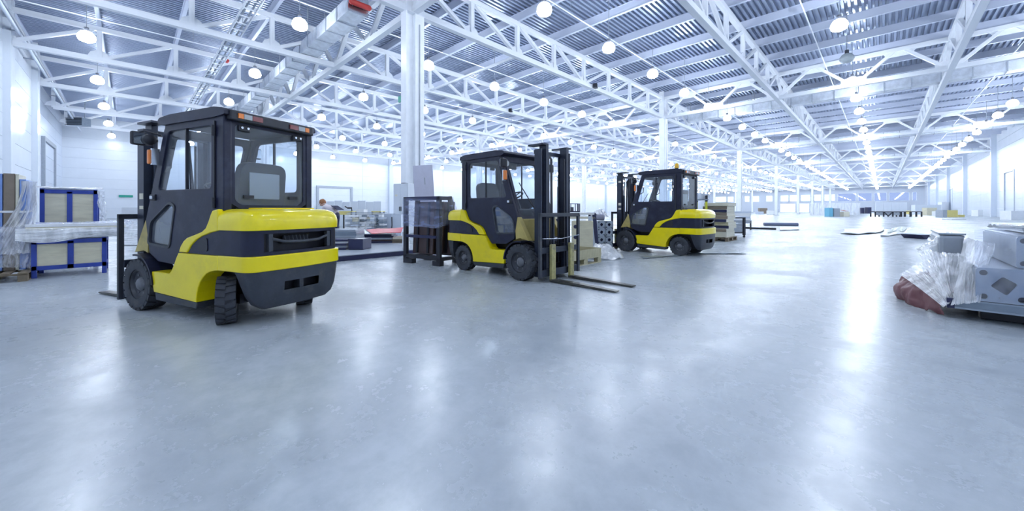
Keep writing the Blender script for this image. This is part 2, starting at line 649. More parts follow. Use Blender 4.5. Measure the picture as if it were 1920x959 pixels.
def panel_wall(name, axis, pos, lo, hi, z0, z1, face, length=10.0, material=M_WALL, holes=(), detail_to=1e9):
    """axis 'x': plane x = pos running along y; axis 'y': plane y = pos running along x; face = +1/-1 side of the room"""
    mbk = MB()
    t0, t1 = sorted((pos, pos - face * 0.25))

    def slab(m, u0, u1, za, zb, p0, p1):
        if u1 - u0 < 0.02 or zb - za < 0.02:
            return
        if axis == 'x':
            m.box(p0, p1, u0, u1, za, zb)
        else:
            m.box(u0, u1, p0, p1, za, zb)
    # backing, cut around the holes
    us = sorted({lo, hi} | {h[0] for h in holes} | {h[1] for h in holes})
    for u0, u1 in zip(us[:-1], us[1:]):
        cut = [h for h in holes if h[0] <= u0 + 1e-6 and h[1] >= u1 - 1e-6]
        z = z0
        for h in sorted(cut, key=lambda h: h[2]):
            slab(mbk, u0, u1, z, h[2], t0, t1)
            z = h[3]
        slab(mbk, u0, u1, z, z1, t0, t1)
    w = struct(mbk.build(name, M_WALLJ))
    p0, p1 = sorted((pos, pos + face * 0.05))
    meshes = {}
    u = lo
    while u < min(hi, detail_to) - 0.05:
        ue = min(u + length, hi)
        zz = z0
        while zz < z1 - 0.05:
            ze = min(zz + PANEL_H, z1)
            segs = [(u, ue)]
            for h in holes:
                if h[2] < ze - 0.1 and h[3] > zz + 0.1:
                    ns = []
                    for s0, s1 in segs:
                        if h[1] <= s0 or h[0] >= s1:
                            ns.append((s0, s1))
                        else:
                            if h[0] > s0:
                                ns.append((s0, h[0]))
                            if h[1] < s1:
                                ns.append((h[1], s1))
                    segs = ns
            for s0, s1 in segs:
                key = (round(s1 - s0, 2), round(ze - zz, 2))
                if key[0] < 0.1:
                    continue
                if key not in meshes:
                    m = MB()
                    L, Hh = key
                    slab(m, 0.012, L - 0.012, 0.012, Hh - 0.012, p0 - pos, p1 - pos)
                    meshes[key] = m.mesh('wall_panel', material)
                o = link('wall_panel', meshes[key], w)
                o.location = (pos, s0, zz) if axis == 'x' else (s0, pos, zz)
            zz = ze
        u = ue
    if detail_to < hi:
        m = MB()
        slab(m, max(lo, detail_to), hi, z0, z1, p0, p1)
        m.build('wall_panel', material, w)
    return w


ZW = Z_DECK + 0.16
gates = [(88, 94), (154, 160), (220, 226)]
wr = panel_wall('wall_right', 'x', -B_RIGHT, A_END, A_FAR, 0, ZW, -1, holes=[(g0, g1, 0, 6.75) for g0, g1 in gates])
wl = panel_wall('wall_left', 'x', -B_LEFT, A_END, A_FAR, 0, ZW, 1, detail_to=134)
# gates set back in the right wall, gate on the left wall
for i, (g0, g1) in enumerate(gates):
    xr = -B_RIGHT
    mbg = MB().box(xr + 0.08, xr + 0.14, g0, g1, 0, 6.75)
    g = struct(mbg.build('door_%d' % (i + 1), M_WALLB))
    for k in range(5):
        MB().box(xr + 0.03, xr + 0.08, g0 + 0.05, g1 - 0.05, k * 1.35 + 0.02, k * 1.35 + 1.33).build('door_panel', M_WALLB, g)
    MB().box(xr - 0.12, xr - 0.06, g0 - 0.25, g0, 0, 7.0).box(xr - 0.12, xr - 0.06, g1, g1 + 0.25, 0, 7.0).box(xr - 0.12, xr - 0.06, g0, g1, 6.75, 7.0).build('door_frame', M_WALLJ, g)
g = struct(MB().box(-B_LEFT + 0.05, -B_LEFT + 0.13, 25.2, 31.2, 0, 5.4).build('door_4', M_WALLB))
MB().box(-B_LEFT + 0.05, -B_LEFT + 0.3, 24.8, 25.2, 0, 5.8).box(-B_LEFT + 0.05, -B_LEFT + 0.3, 31.2, 31.6, 0, 5.8).box(-B_LEFT + 0.05, -B_LEFT + 0.3, 25.2, 31.2, 5.4, 5.8).build('door_frame', M_GREYB, g)
for k in range(4):
    MB().box(-B_LEFT + 0.13, -B_LEFT + 0.16, 25.25, 31.15, k * 1.35 + 0.02, k * 1.35 + 1.33).build('door_panel', M_WALL, g)

# far wall with a band of windows and two open gates
def bx_at(px):                        # -b of the far wall seen under a pixel column, solved once for the layout
    u = (px - CX) / FOC
    d = cw(u, 1.0)
    t = A_FAR / d.y
    return d.x * t


wins = []
for p0, p1 in ((1341, 1362), (1364, 1376), (1396, 1406), (1410, 1424), (1436, 1449), (1463, 1479), (1480, 1497), (1501, 1520), (1526, 1540), (1545, 1555), (1558, 1566)):
    wins.append((bx_at(p0), bx_at(p1), 5.6, 9.0, True))
for p0, p1 in ((1570, 1606), (1608, 1636), (1638, 1664), (1666, 1706), (1710, 1720)):
    wins.append((bx_at(p0), bx_at(p1), 5.2, 9.2, False))
fdoors = [(bx_at(1463), bx_at(1491), 0, 4.4), (bx_at(1499), bx_at(1517), 0, 4.4)]
wf = panel_wall('wall_far', 'y', A_FAR, -B_LEFT, -B_RIGHT, 0, ZW, -1, material=M_WALLB, length=6.0,
                holes=[w[:4] for w in wins] + fdoors, detail_to=-200)
wf_kids = [c for c in wf.children]
for c in wf_kids:                     # the plain sheet would close the openings: panels again, cut round them
    bpy.data.objects.remove(c)
for i, (x0, x1, z0, z1, clear) in enumerate(wins):
    y = A_FAR + 0.02
    f = MB()
    f.box(x0, x1, y - 0.08, y + 0.1, z0, z0 + 0.18).box(x0, x1, y - 0.08, y + 0.1, z1 - 0.18, z1)
    f.box(x0, x0 + 0.2, y - 0.08, y + 0.1, z0, z1).box(x1 - 0.2, x1, y - 0.08, y + 0.1, z0, z1)
    w = struct(f.build('window_%d' % (i + 1), M_WALLB))
    npan = max(1, round((x1 - x0) / 5))
    for k in range(npan):
        xa = x0 + 0.2 + (x1 - x0 - 0.4) * k / npan
        xb = x0 + 0.2 + (x1 - x0 - 0.4) * (k + 1) / npan
        MB().box(xa + 0.03, xb - 0.03, y, y + 0.03, z0 + 0.18, z1 - 0.18).build('pane', M_WGLASS if clear else M_WGLASSB, w)

# end wall beside the camera: a forward part with pilasters and a set-back part with a dark doorway
we = panel_wall('wall_end', 'y', -5.2, -46.7, -B_RIGHT, 0, ZW, 1, length=6.0)
MB().box(-46.9, -46.7, A_END, -5.15, 0, ZW).build('wall_return', M_WALL, we)
wb2 = panel_wall('wall_back', 'y', A_END, -B_LEFT, -46.7, 0, ZW, 1, length=6.0, material=M_WALLB)
for bx in (-30.5, -36.6, -45.6):
    struct(MB().box(bx - 0.55, bx + 0.55, -5.15, -4.85, 0, ZW).build('trim_1', M_WALL))
d5 = struct(MB().box(-68, -60.5, A_END + 0.05, A_END + 0.12, 0, 8.2).build('door_5', M_WALLJ))
MB().box(-68.4, -68, A_END + 0.05, A_END + 0.3, 0, 8.6).box(-60.5, -60.1, A_END + 0.05, A_END + 0.3, 0, 8.6).box(-68, -60.5, A_END + 0.05, A_END + 0.3, 8.2, 8.6).build('door_frame', M_GREYB, d5)
for k in range(6):
    MB().box(-67.9, -60.6, A_END + 0.12, A_END + 0.15, k * 1.36 + 0.02, k * 1.36 + 1.34).build('door_panel', M_WALLB, d5)

# --- columns: an H section with a boxed member on its far side
def make_column(full=True):
    t = thing('steel_column', 'white boxed H section steel column carrying the roof trusses', 'column', group='steel columns in rows along the hall')
    h = Z_DECK
    MB().box(-0.25, 0.25, -0.5, -0.44, 0.06, h).build('flange', M_STEEL, t)
    MB().box(-0.25, 0.25, 0.0, 0.06, 0.06, h).build('flange', M_STEEL, t)
    MB().box(-0.03, 0.03, -0.44, 0.0, 0.06, h).build('web', M_STEEL, t)
    MB().box(-0.24, 0.25, 0.06, 0.5, 0.06, h).build('box_section', M_STEEL, t)
    MB().box(-0.27, 0.27, -0.52, 0.52, Z_BOT - 0.02, Z_BOT + 0.04).build('stiffener', M_STEEL, t)
    MB().box(-0.45, 0.45, -0.7, 0.7, 0, 0.06).build('base_plate', M_GREYB, t)
    MB().box(0.25, 0.29, 0.2, 0.25, 0.3, Z_BOT - 0.5).build('conduit', M_GREYB, t)
    return t


col0 = make_column()
first = True
for b in (16.6, 46.6):
    for k in range(8):
        c = col0 if first else copy_tree(col0)
        first = False
        c.location = (-b, COL_A0 + BAY * k, 0)
        if b == 16.6 and k == 0:
            c['label'] = 'white steel column next to the electrical cabinet and the leaning lilac board'
            del c['group']
        elif b == 16.6 and k == 1:
            c['label'] = 'white steel column rising behind the forklift with the amber beacon'
            c.pop('group', None)
        else:
            c['label'] = 'white boxed H section steel column carrying the roof trusses'
            c['group'] = 'steel columns in rows along the hall'
# wall columns
pil_me = MB().box(-0.3, 0.3, -0.45, 0.45, 0, ZW).mesh('wall_column', M_WALLB)
for k in range(8):
    for s, b in ((-1, B_RIGHT), (1, B_LEFT)):
        o = link('trim_2', pil_me, None)
        o.location = (-b + s * 0.33, COL_A0 + BAY * k, 0)
        struct(o)

# --- trusses
CH, VT, DG = 0.32, 0.24, 0.20
ZB, ZT = Z_BOT + CH / 2, Z_TOP


def long_members(n0, n1):
    """Pratt truss along +y from panel n0 to n1 of 8"""
    P = 3.75
    out = [('bottom_chord', (0, n0 * P, ZB), (0, n1 * P, ZB), CH, CH), ('top_chord', (0, n0 * P, ZT), (0, n1 * P, ZT), CH * 0.9, CH * 0.9)]
    for i in range(n0, n1 + 1):
        if 0 < i < 8:
            out.append(('vertical', (0, i * P, ZB), (0, i * P, ZT), VT, VT))
    for i in range(n0, n1):
        if i < 4:
            out.append(('diagonal', (0, i * P + 0.25, ZT - 0.1), (0, (i + 1) * P - 0.15, ZB + 0.1), DG, DG))
        else:
            out.append(('diagonal', (0, (i + 1) * P - 0.25, ZT - 0.1), (0, i * P + 0.15, ZB + 0.1), DG, DG))
    return out


def cross_members():
    out = [('bottom_chord', (0, 0, ZB), (30, 0, ZB), CH, CH), ('top_chord', (0, 0, ZT), (30, 0, ZT), CH * 0.9, CH * 0.9)]
    for i in range(6):
        x = i * 5.0
        out.append(('diagonal', (x + 0.3, 0, ZB + 0.15), (x + 2.2, 0, ZT - 0.1), DG * 1.2, DG))
        out.append(('diagonal', (x + 2.8, 0, ZT - 0.1), (x + 4.7, 0, ZB + 0.15), DG * 1.2, DG))
    return out


GUS_L = MB().ext([(-0.55, 0), (0.55, 0), (0.4, 0.32), (0.1, 0.5), (-0.1, 0.5), (-0.4, 0.32)], -0.02, 0.02, plane='yz').mesh('gusset_plate', M_STEEL)
GUS_C = MB().ext([(-0.75, 0), (0.75, 0), (0.75, 0.25), (0.45, 0.42), (-0.45, 0.42), (-0.75, 0.25)], -0.02, 0.02, plane='xz').mesh('gusset_plate', M_STEEL)


GUS_T = MB().ext([(-0.85, 0), (0.85, 0), (0.65, -0.36), (-0.65, -0.36)], -0.02, 0.02, plane='xz').mesh('gusset_plate', M_STEEL)


def make_truss(members, label, group, gus, merged):
    if merged:
        mbx = MB()
        for _, p, q, w, h in members:
            mbx.bar(p, q, w, h)
        o = mbx.build('roof_truss', M_STEEL)
        return tag(o, label, 'truss', group)
    t = thing('roof_truss', label, 'truss', group=group)
    for nm, p, q, w, h in members:
        member(nm, p, q, w, h, t)
    for p in gus:
        o = link('gusset_plate', {'l': GUS_L, 'c': GUS_C, 't': GUS_T}[p[3]], t)
        o.location = p[:3]
    return t


LL = 'white lattice roof truss running lengthwise under the deck'
LG = 'lengthwise roof trusses'
CL = 'white lattice roof truss crossing the hall between two columns'
CG = 'crosswise roof trusses'
gl = [(0, i * 3.75, ZB + CH / 2 - 0.02, 'l') for i in range(1, 8)]
gc = [(i * 5.0, 0, ZB + CH / 2 - 0.02, 'c') for i in range(1, 6)] + [(i * 5.0 + 2.5, 0, ZT - CH * 0.45 + 0.02, 't') for i in range(6)]
half = make_truss(long_members(4, 8), LL, LG, [p for p in gl if p[1] > 14], False)
fullt = make_truss(long_members(0, 8), LL, LG, gl, False)
far = make_truss(long_members(0, 8), LL, LG, [], True)
used = set()


def put(proto, loc):
    o = proto if proto.name not in used else copy_tree(proto)
    used.add(proto.name)
    o.location = loc
    return o


ORD = ['first', 'second', 'third', 'fourth', 'fifth', 'sixth', 'seventh', 'eighth', 'ninth', 'tenth', 'eleventh', 'twelfth', 'thirteenth', 'fourteenth',
       'fifteenth', 'sixteenth', 'seventeenth', 'eighteenth', 'nineteenth', 'twentieth']
ORD += ['twenty-' + ORD[i] for i in range(9)] + ['thirtieth'] + ['thirty-' + ORD[i] for i in range(9)] + ['fortieth']
LINES = [-3.4, 6.6, 16.6, 26.6, 36.6, 46.6, 56.6, 66.6]
for li, b in enumerate(LINES):
    o = put(half, (-b, COL_A0 - BAY, 0))
    o['label'] = 'short lengthwise roof truss ending at the end wall, %s truss line from the right wall' % ORD[li]
    for k in range(8):
        yk = COL_A0 + BAY * k
        if k == 7:
            mbx = MB()
            for nm, p, q, w, h in long_members(0, 6):
                mbx.bar(p, q, w, h)
            o = mbx.build('roof_truss', M_STEEL)
            tag(o, 'lengthwise roof truss ending at the far wall, %s truss line from the right wall' % ORD[li], 'truss', LG)
            o.location = (-b, yk, 0)
            continue
        o = put(fullt if k < 2 else far, (-b, yk, 0))
        o['label'] = 'lengthwise roof truss, %s full bay from the end wall, %s line from the right wall' % (ORD[k], ORD[li])
cfull = make_truss(cross_members(), CL, CG, gc, False)
cfar = make_truss(cross_members(), CL, CG, [], True)
for k in range(8):
    for b in (16.6, 46.6, 76.6):
        o = put(cfull if k < 3 else cfar, (-b, COL_A0 + BAY * k, 0))
        o['label'] = 'crosswise roof truss %s, at the %s column from the end wall' % (
            {16.6: 'reaching the right wall', 46.6: 'between the two column rows', 76.6: 'reaching the left wall'}[b], ORD[k])
# slim struts between the lower chords
strut_me = MB().box(0, 10, -0.07, 0.07, -0.07, 0.07).mesh('lateral_strut', M_STEEL)
for k in range(3):
    for bi, b in enumerate((26.6, 36.6, 46.6, 56.6, 66.6)):
        for da in (7.5,):
            o = link('lateral_strut', strut_me, None)
            o.location = (-b, COL_A0 + BAY * k + da, ZB)
            tag(o, 'slim white strut between lower chords, %s gap past the first column row, %s full bay' % (ORD[bi], ORD[k]), 'strut', 'struts between lower chords')

# --- pendant lamps
LAMP_Z = 10.85
shade = MB().lathe([(0.13, 0.26), (0.25, 0.20), (0.34, 0.06), (0.37, -0.10), (0.32, -0.24), (0.17, -0.32)], 'z', 12)
shade_me = shade.mesh('lamp_shade', M_LAMP, 60)
ball_me = MB().lathe([(0.05, 0.50), (0.10, 0.48), (0.11, 0.26), (0.15, 0.24)], 'z', 10).mesh('ballast', M_BALLAST, 40)
plate_me = MB().box(-0.19, 0.19, -0.05, 0.05, Z_DECK - LAMP_Z - 0.02, Z_DECK - LAMP_Z + 0.001).mesh('ceiling_plate', M_GREYB)
rod_me = MB().lathe([(0.018, 0.5), (0.018, Z_DECK - LAMP_Z)], 'z', 6).mesh('rod', M_GREYB)
spots = []
avals = [-1.7, 6.2] + [14.0 + 6.0 * k for k in range(38)]
for b in [-8.4 + 10 * i for i in range(9)]:
    for a in avals:
        spots.append((-b, a))
spots.sort(key=lambda p: math.hypot(*p))
rest = MB()
for i, (x, y) in enumerate(spots):
    if i < 295:
        unlit = abs(x + 1.6) < 0.1 and abs(y - 32) < 0.1
        t = thing('pendant_lamp', 'glowing pendant lamp, %s row from the right wall, %s from the end wall' % (ORD[round((-x + 8.4) / 10)], ORD[avals.index(y)]), 'lamp', (x, y, LAMP_Z), 0, 'lit pendant lamps in rows')
        if unlit:
            t['label'] = 'unlit grey pendant lamp hanging among the lit ones'
            del t['group']
            me = shade_me.copy()
            me.materials[0] = M_UNLIT
            link('lamp_shade', me, t)
        else:
            link('lamp_shade', shade_me, t)
        link('ballast', ball_me, t)
        link('rod', rod_me, t)
        link('ceiling_plate', plate_me, t)
    else:
        k0 = len(rest.v)
        rest.add([(vx + x, vy + y, vz + LAMP_Z) for vx, vy, vz in shade.v], shade.f)
if rest.v:
    tag(rest.build('far_pendant_lamps', M_LAMP), 'distant glowing lamps merging into bright lines near the far wall', 'lamps', kind='stuff')

# --- ducts, cable tray, pipes
def duct(label, y, z, x0, x1, w, h, n):
    t = thing('air_duct', label, 'duct', (x0, y, z))
    L = (x1 - x0) / n
    me = MB().box(0.03, L - 0.03, -w / 2, w / 2, -h / 2, h / 2).mesh('duct_section', M_GALV)
    fe = MB().box(-0.03, 0.03, -w / 2 - 0.05, w / 2 + 0.05, -h / 2 - 0.05, h / 2 + 0.05).mesh('flange', M_CHROME)
    for k in range(n):
        link('duct_section', me, t).location = (k * L, 0, 0)
        link('flange', fe, t).location = (k * L, 0, 0)
    link('flange', fe, t).location = (n * L, 0, 0)
    for k in range(0, n + 1, 4):
        for yy in (-w / 2 - 0.04, w / 2):
            MB().box(k * L - 0.02, k * L + 0.02, yy, yy + 0.04, -h / 2, Z_DECK - z).build('hanger', M_GREYB, t)
    return t


duct('galvanised duct with a red end fitting running across below the deck', 8.15, 11.55, -62.0, -19.0, 0.95, 0.75, 28)
for i, yy in enumerate((45.6, 75.6, 105.6)):
    duct(['galvanised duct crossing the hall beyond the beacon forklift', 'galvanised duct crossing in the middle of the hall', 'galvanised duct crossing deep in the hall'][i],
         yy, 11.75, -16.0, 13.0, 0.9, 0.8, 18)
rc = thing('red_canister', 'red cylinder canister mounted at the open duct end', 'canister', (-18.75, 8.15, 11.5), 0)
MB().lathe([(0.08, -0.55), (0.14, -0.48), (0.14, 0.48), (0.08, 0.55)], 'y', 14).build('body', M_RED, rc, 40)
MB().lathe([(0.05, 0.55), (0.05, 0.7)], 'y', 8).build('valve', M_CHROME, rc)
for yy in (-0.3, 0.26):
    MB().box(-0.221, -0.02, yy, yy + 0.04, -0.03, 0.03).build('bracket', M_GREYB, rc)
ct = thing('cable_tray', 'white cable ladder tray with bundled pipes crossing near the end wall', 'cable tray', (0, 4.2, 11.2))
MB().box(-76, -15, -0.32, -0.27, -0.06, 0.06).build('side_rail', M_STEEL, ct)
MB().box(-76, -15, 0.27, 0.32, -0.06, 0.06).build('side_rail', M_STEEL, ct)
rung = MB().box(-0.04, 0.04, -0.27, 0.27, -0.05, -0.01).mesh('rung', M_STEEL)
for k in range(60):
    link('rung', rung, ct).location = (-75.5 + k, 0, 0)
for yy in (-0.15, 0.12):
    MB().tube([(-76, yy, 0.05), (-15, yy, 0.05)], 0.05, 8).build('pipe', M_GREYB, ct)
for xx in (-74, -62, -50, -38, -26, -16):
    MB().box(xx - 0.02, xx + 0.02, 0.29, 0.32, 0, Z_DECK - 11.2).build('hanger', M_GREYB, ct)
MB().lathe([(0.1, -0.15), (0.1, 0.15)], 'x', 10, (-31.5, 0.4, 0)).build('red_cap', M_RED, ct)
for i, (bb, zz) in enumerate(((12.9, 12.55), (3.2, 12.6), (-6.8, 12.5), (22.8, 12.6), (33.2, 12.5))):
    p = thing('sprinkler_pipe', ['thin white sprinkler pipe running lengthwise beside the column row', 'thin white sprinkler pipe running above the unlit lamp',
              'thin white sprinkler pipe near the right wall', 'thin white sprinkler pipe left of the column row', 'thin white sprinkler pipe over the duct'][i], 'pipe', (-bb, 0, zz))
    MB().tube([(0, A_END + 0.2, 0), (0, 150, 0)], 0.035, 6).build('pipe', M_STEEL, p)
    for k in range(20):
        MB().tube([(0, 3 + k * 7.5, 0), (0, 3 + k * 7.5, Z_DECK - zz)], 0.012, 5).build('hanger', M_GREYB, p)
for i, (bb, aa, nm) in enumerate(((16.6, 26.0, 'small black loudspeaker box clamped on the long truss chord'), (26.6, 26.5, 'small black loudspeaker box on a truss left of the column row'))):
    s = thing('loudspeaker', nm, 'loudspeaker', (-bb + 0.28, aa, ZB + 0.05), 0.4)
    MB().box(-0.12, 0.2, -0.2, 0.2, -0.16, 0.16).build('cabinet', M_BLACK, s, bevel=0.02)
    MB().lathe([(0.11, 0.2), (0.12, 0.215)], 'x', 14).build('grille', M_GREYB, s)
for i, (zz, yy, lb) in enumerate(((12.3, -4.75, 'upper dark pipe along the top of the end wall'), (11.6, -4.6, 'lower lilac pipe along the top of the end wall'))):
    wp_ = thing('wall_pipe', lb, 'pipe', (0, yy, zz))
    MB().tube([(-75.5, 0, 0), (-15, 0, 0)], 0.09, 8).build('pipe', (M_GREYB, M_WALLB)[i], wp_, 50)
    for k in range(10):
        MB().box(-72 - 0.03 + k * 6, -72 + 0.03 + k * 6, -0.45 - 0.15 * i, 0, -0.03, 0.03).build('bracket', M_GREYB, wp_)
hp = ray(138, 43.0, 11.3)
ht = thing('air_heater', 'dark louvred air heater hung near the end wall corner', 'heater', hp, YAW)
MB().box(-1.0, 1.0, 0, 0.9, -0.45, 0.45).build('casing', M_STEELG, ht, bevel=0.03)
for k in range(5):
    MB().box(-0.9, 0.9, -0.05, 0.0, -0.38 + k * 0.17, -0.30 + k * 0.17).build('louvre', M_BLACK, ht)
for xx in (-0.8, 0.8):
    MB().box(xx - 0.03, xx + 0.03, 0.4, 0.46, 0.45, Z_DECK - 11.3).build('hanger', M_GREYB, ht)
for i, (p, txt) in enumerate((((-B_LEFT + 0.1, -0.4, 3.1), 'small green exit sign on the far left wall'), ((-17.2, 9.84, 6.9), 'small green exit sign on the column by the cabinet'))):
    sg = thing('exit_sign', txt, 'sign', p)
    if i == 0:
        MB().box(0, 0.06, -0.7, 0.7, -0.16, 0.16).build('plate', M_GREEN, sg)
        MB().box(-0.06, 0, -0.1, 0.1, -0.05, 0.05).build('bracket', M_GREYB, sg)
    else:
        MB().box(-0.75, 0.1, -0.05, 0.05, -0.15, 0.15).build('plate', M_GREEN, sg)
        MB().box(0.1, 0.36, -0.03, 0.03, -0.04, 0.04).build('bracket', M_GREYB, sg)


# ------------------------------------------------------------------ forklifts
def arc(cx, cz, r, a0, a1, n):
    return [(cx + r * math.cos(math.radians(a0 + (a1 - a0) * i / n)), cz + r * math.sin(math.radians(a0 + (a1 - a0) * i / n))) for i in range(n + 1)]


def plan_ring(hw, s0, s1, r, bow=0.03, n=5, m=8):
    """outline from (s0,-hw) round the rear to (s0,hw), in (s,y)"""
    pts = [(s0, -hw), (s0 + (s1 - r - s0) * 0.5, -hw)]
    for i in range(n + 1):
        a = math.radians(-90 + 90 * i / n)
        pts.append((s1 - r + r * math.cos(a), -hw + r + r * math.sin(a)))
    for i in range(1, m):
        y = (-hw + r) + 2 * (hw - r) * i / m
        pts.append((s1 + bow * (1 - (y / (hw - r)) ** 2), y))
    for i in range(n + 1):
        a = math.radians(90 * i / n)
        pts.append((s1 - r + r * math.cos(a), hw - r + r * math.sin(a)))
    pts += [(s0 + (s1 - r - s0) * 0.5, hw), (s0, hw)]
    return pts


def cw_loft(levels, hole=None):
    """levels: (z, half width, s0, s1, radius); hole: (level index, half width) left open at the rear"""
    mb_ = MB()
    rings = [plan_ring(hw, s0, s1, r) for z, hw, s0, s1, r in levels]
    n_ = len(rings[0])
    for rg, lv in zip(rings, levels):
        mb_.v += [(-s, y, lv[0]) for s, y in rg]
    for i in range(len(rings) - 1):
        for k in range(n_):
            k2 = (k + 1) % n_
            if hole and i == hole[0]:
                (sa, ya), (sb, yb) = rings[i][k], rings[i][k2]
                if abs((ya + yb) / 2) < hole[1] and min(sa, sb) > levels[i][3] - 0.12:
                    continue
            mb_.f.append((i * n_ + k, i * n_ + k2, (i + 1) * n_ + k2, (i + 1) * n_ + k))
    mb_.f.append(tuple(range(n_))[::-1])
    mb_.f.append(tuple((len(rings) - 1) * n_ + k for k in range(n_)))
    return mb_


def make_wheel(name, r, w, parent, x, y, steer=0.0):
    """wheel hub empty carries its tyre; sits at the axle"""
    side = 1 if y > 0 else -1
    h = w / 2
    mb_ = MB()
    k = r * 0.58
    mb_.lathe([(k, -h * 0.92), (r * 0.74, -h), (r * 0.88, -h), (r * 0.945, -h * 0.86), (r * 0.945, h * 0.86), (r * 0.88, h), (r * 0.74, h), (k, h * 0.92)], 'y', 40, closed=True)
    NL = 20
    for i in range(NL):
        for sd in (-1, 1):
            a = 2 * math.pi * (i + (0.5 if sd > 0 else 0)) / NL
            da = 0.78 * math.pi / NL
            pts = []
            for rr in (r * 0.90, r):
                for aa, yy in ((a - da, sd * h * 0.98), (a + da, sd * h * 0.98), (a + da * 1.5, sd * h * 0.03), (a + da * 0.1, sd * h * 0.03)):
                    pts.append((rr * math.cos(aa), yy, rr * math.sin(aa)))
            mb_.add(pts, [(0, 1, 2, 3), (7, 6, 5, 4), (0, 4, 5, 1), (1, 5, 6, 2), (2, 6, 7, 3), (3, 7, 4, 0)])
    t = mb_.build('tyre', M_RUBBER, parent, 35)
    t.location = (x, y, r)
    t.rotation_euler = (0, 0, steer)
    s = side
    rim = MB().lathe([(k * 1.02, -s * h * 0.9), (k * 1.02, s * h * 0.80), (k * 0.93, s * h * 0.84), (k * 0.86, s * h * 0.55), (k * 0.5, s * h * 0.42), (k * 0.1, s * h * 0.42)], 'y', 32)
    rim.build('rim', M_RIM, t, 40)
    hub = MB().lathe([(k * 0.46, 0), (k * 0.46, s * h * 0.55), (k * 0.34, s * h * 0.78), (k * 0.12, s * h * 0.84)], 'y', 18)
    hub.build('hub', M_HUB, t, 40)
    for i in range(6):
        a = 2 * math.pi * i / 6
        MB().lathe([(0.014, s * h * 0.40), (0.014, s * h * 0.56)], 'y', 6, (k * 0.66 * math.cos(a), 0, k * 0.66 * math.sin(a))).build('wheel_nut', M_HUB, t)
    return t


def both(fn):
    for s in (1, -1):
        fn(s)


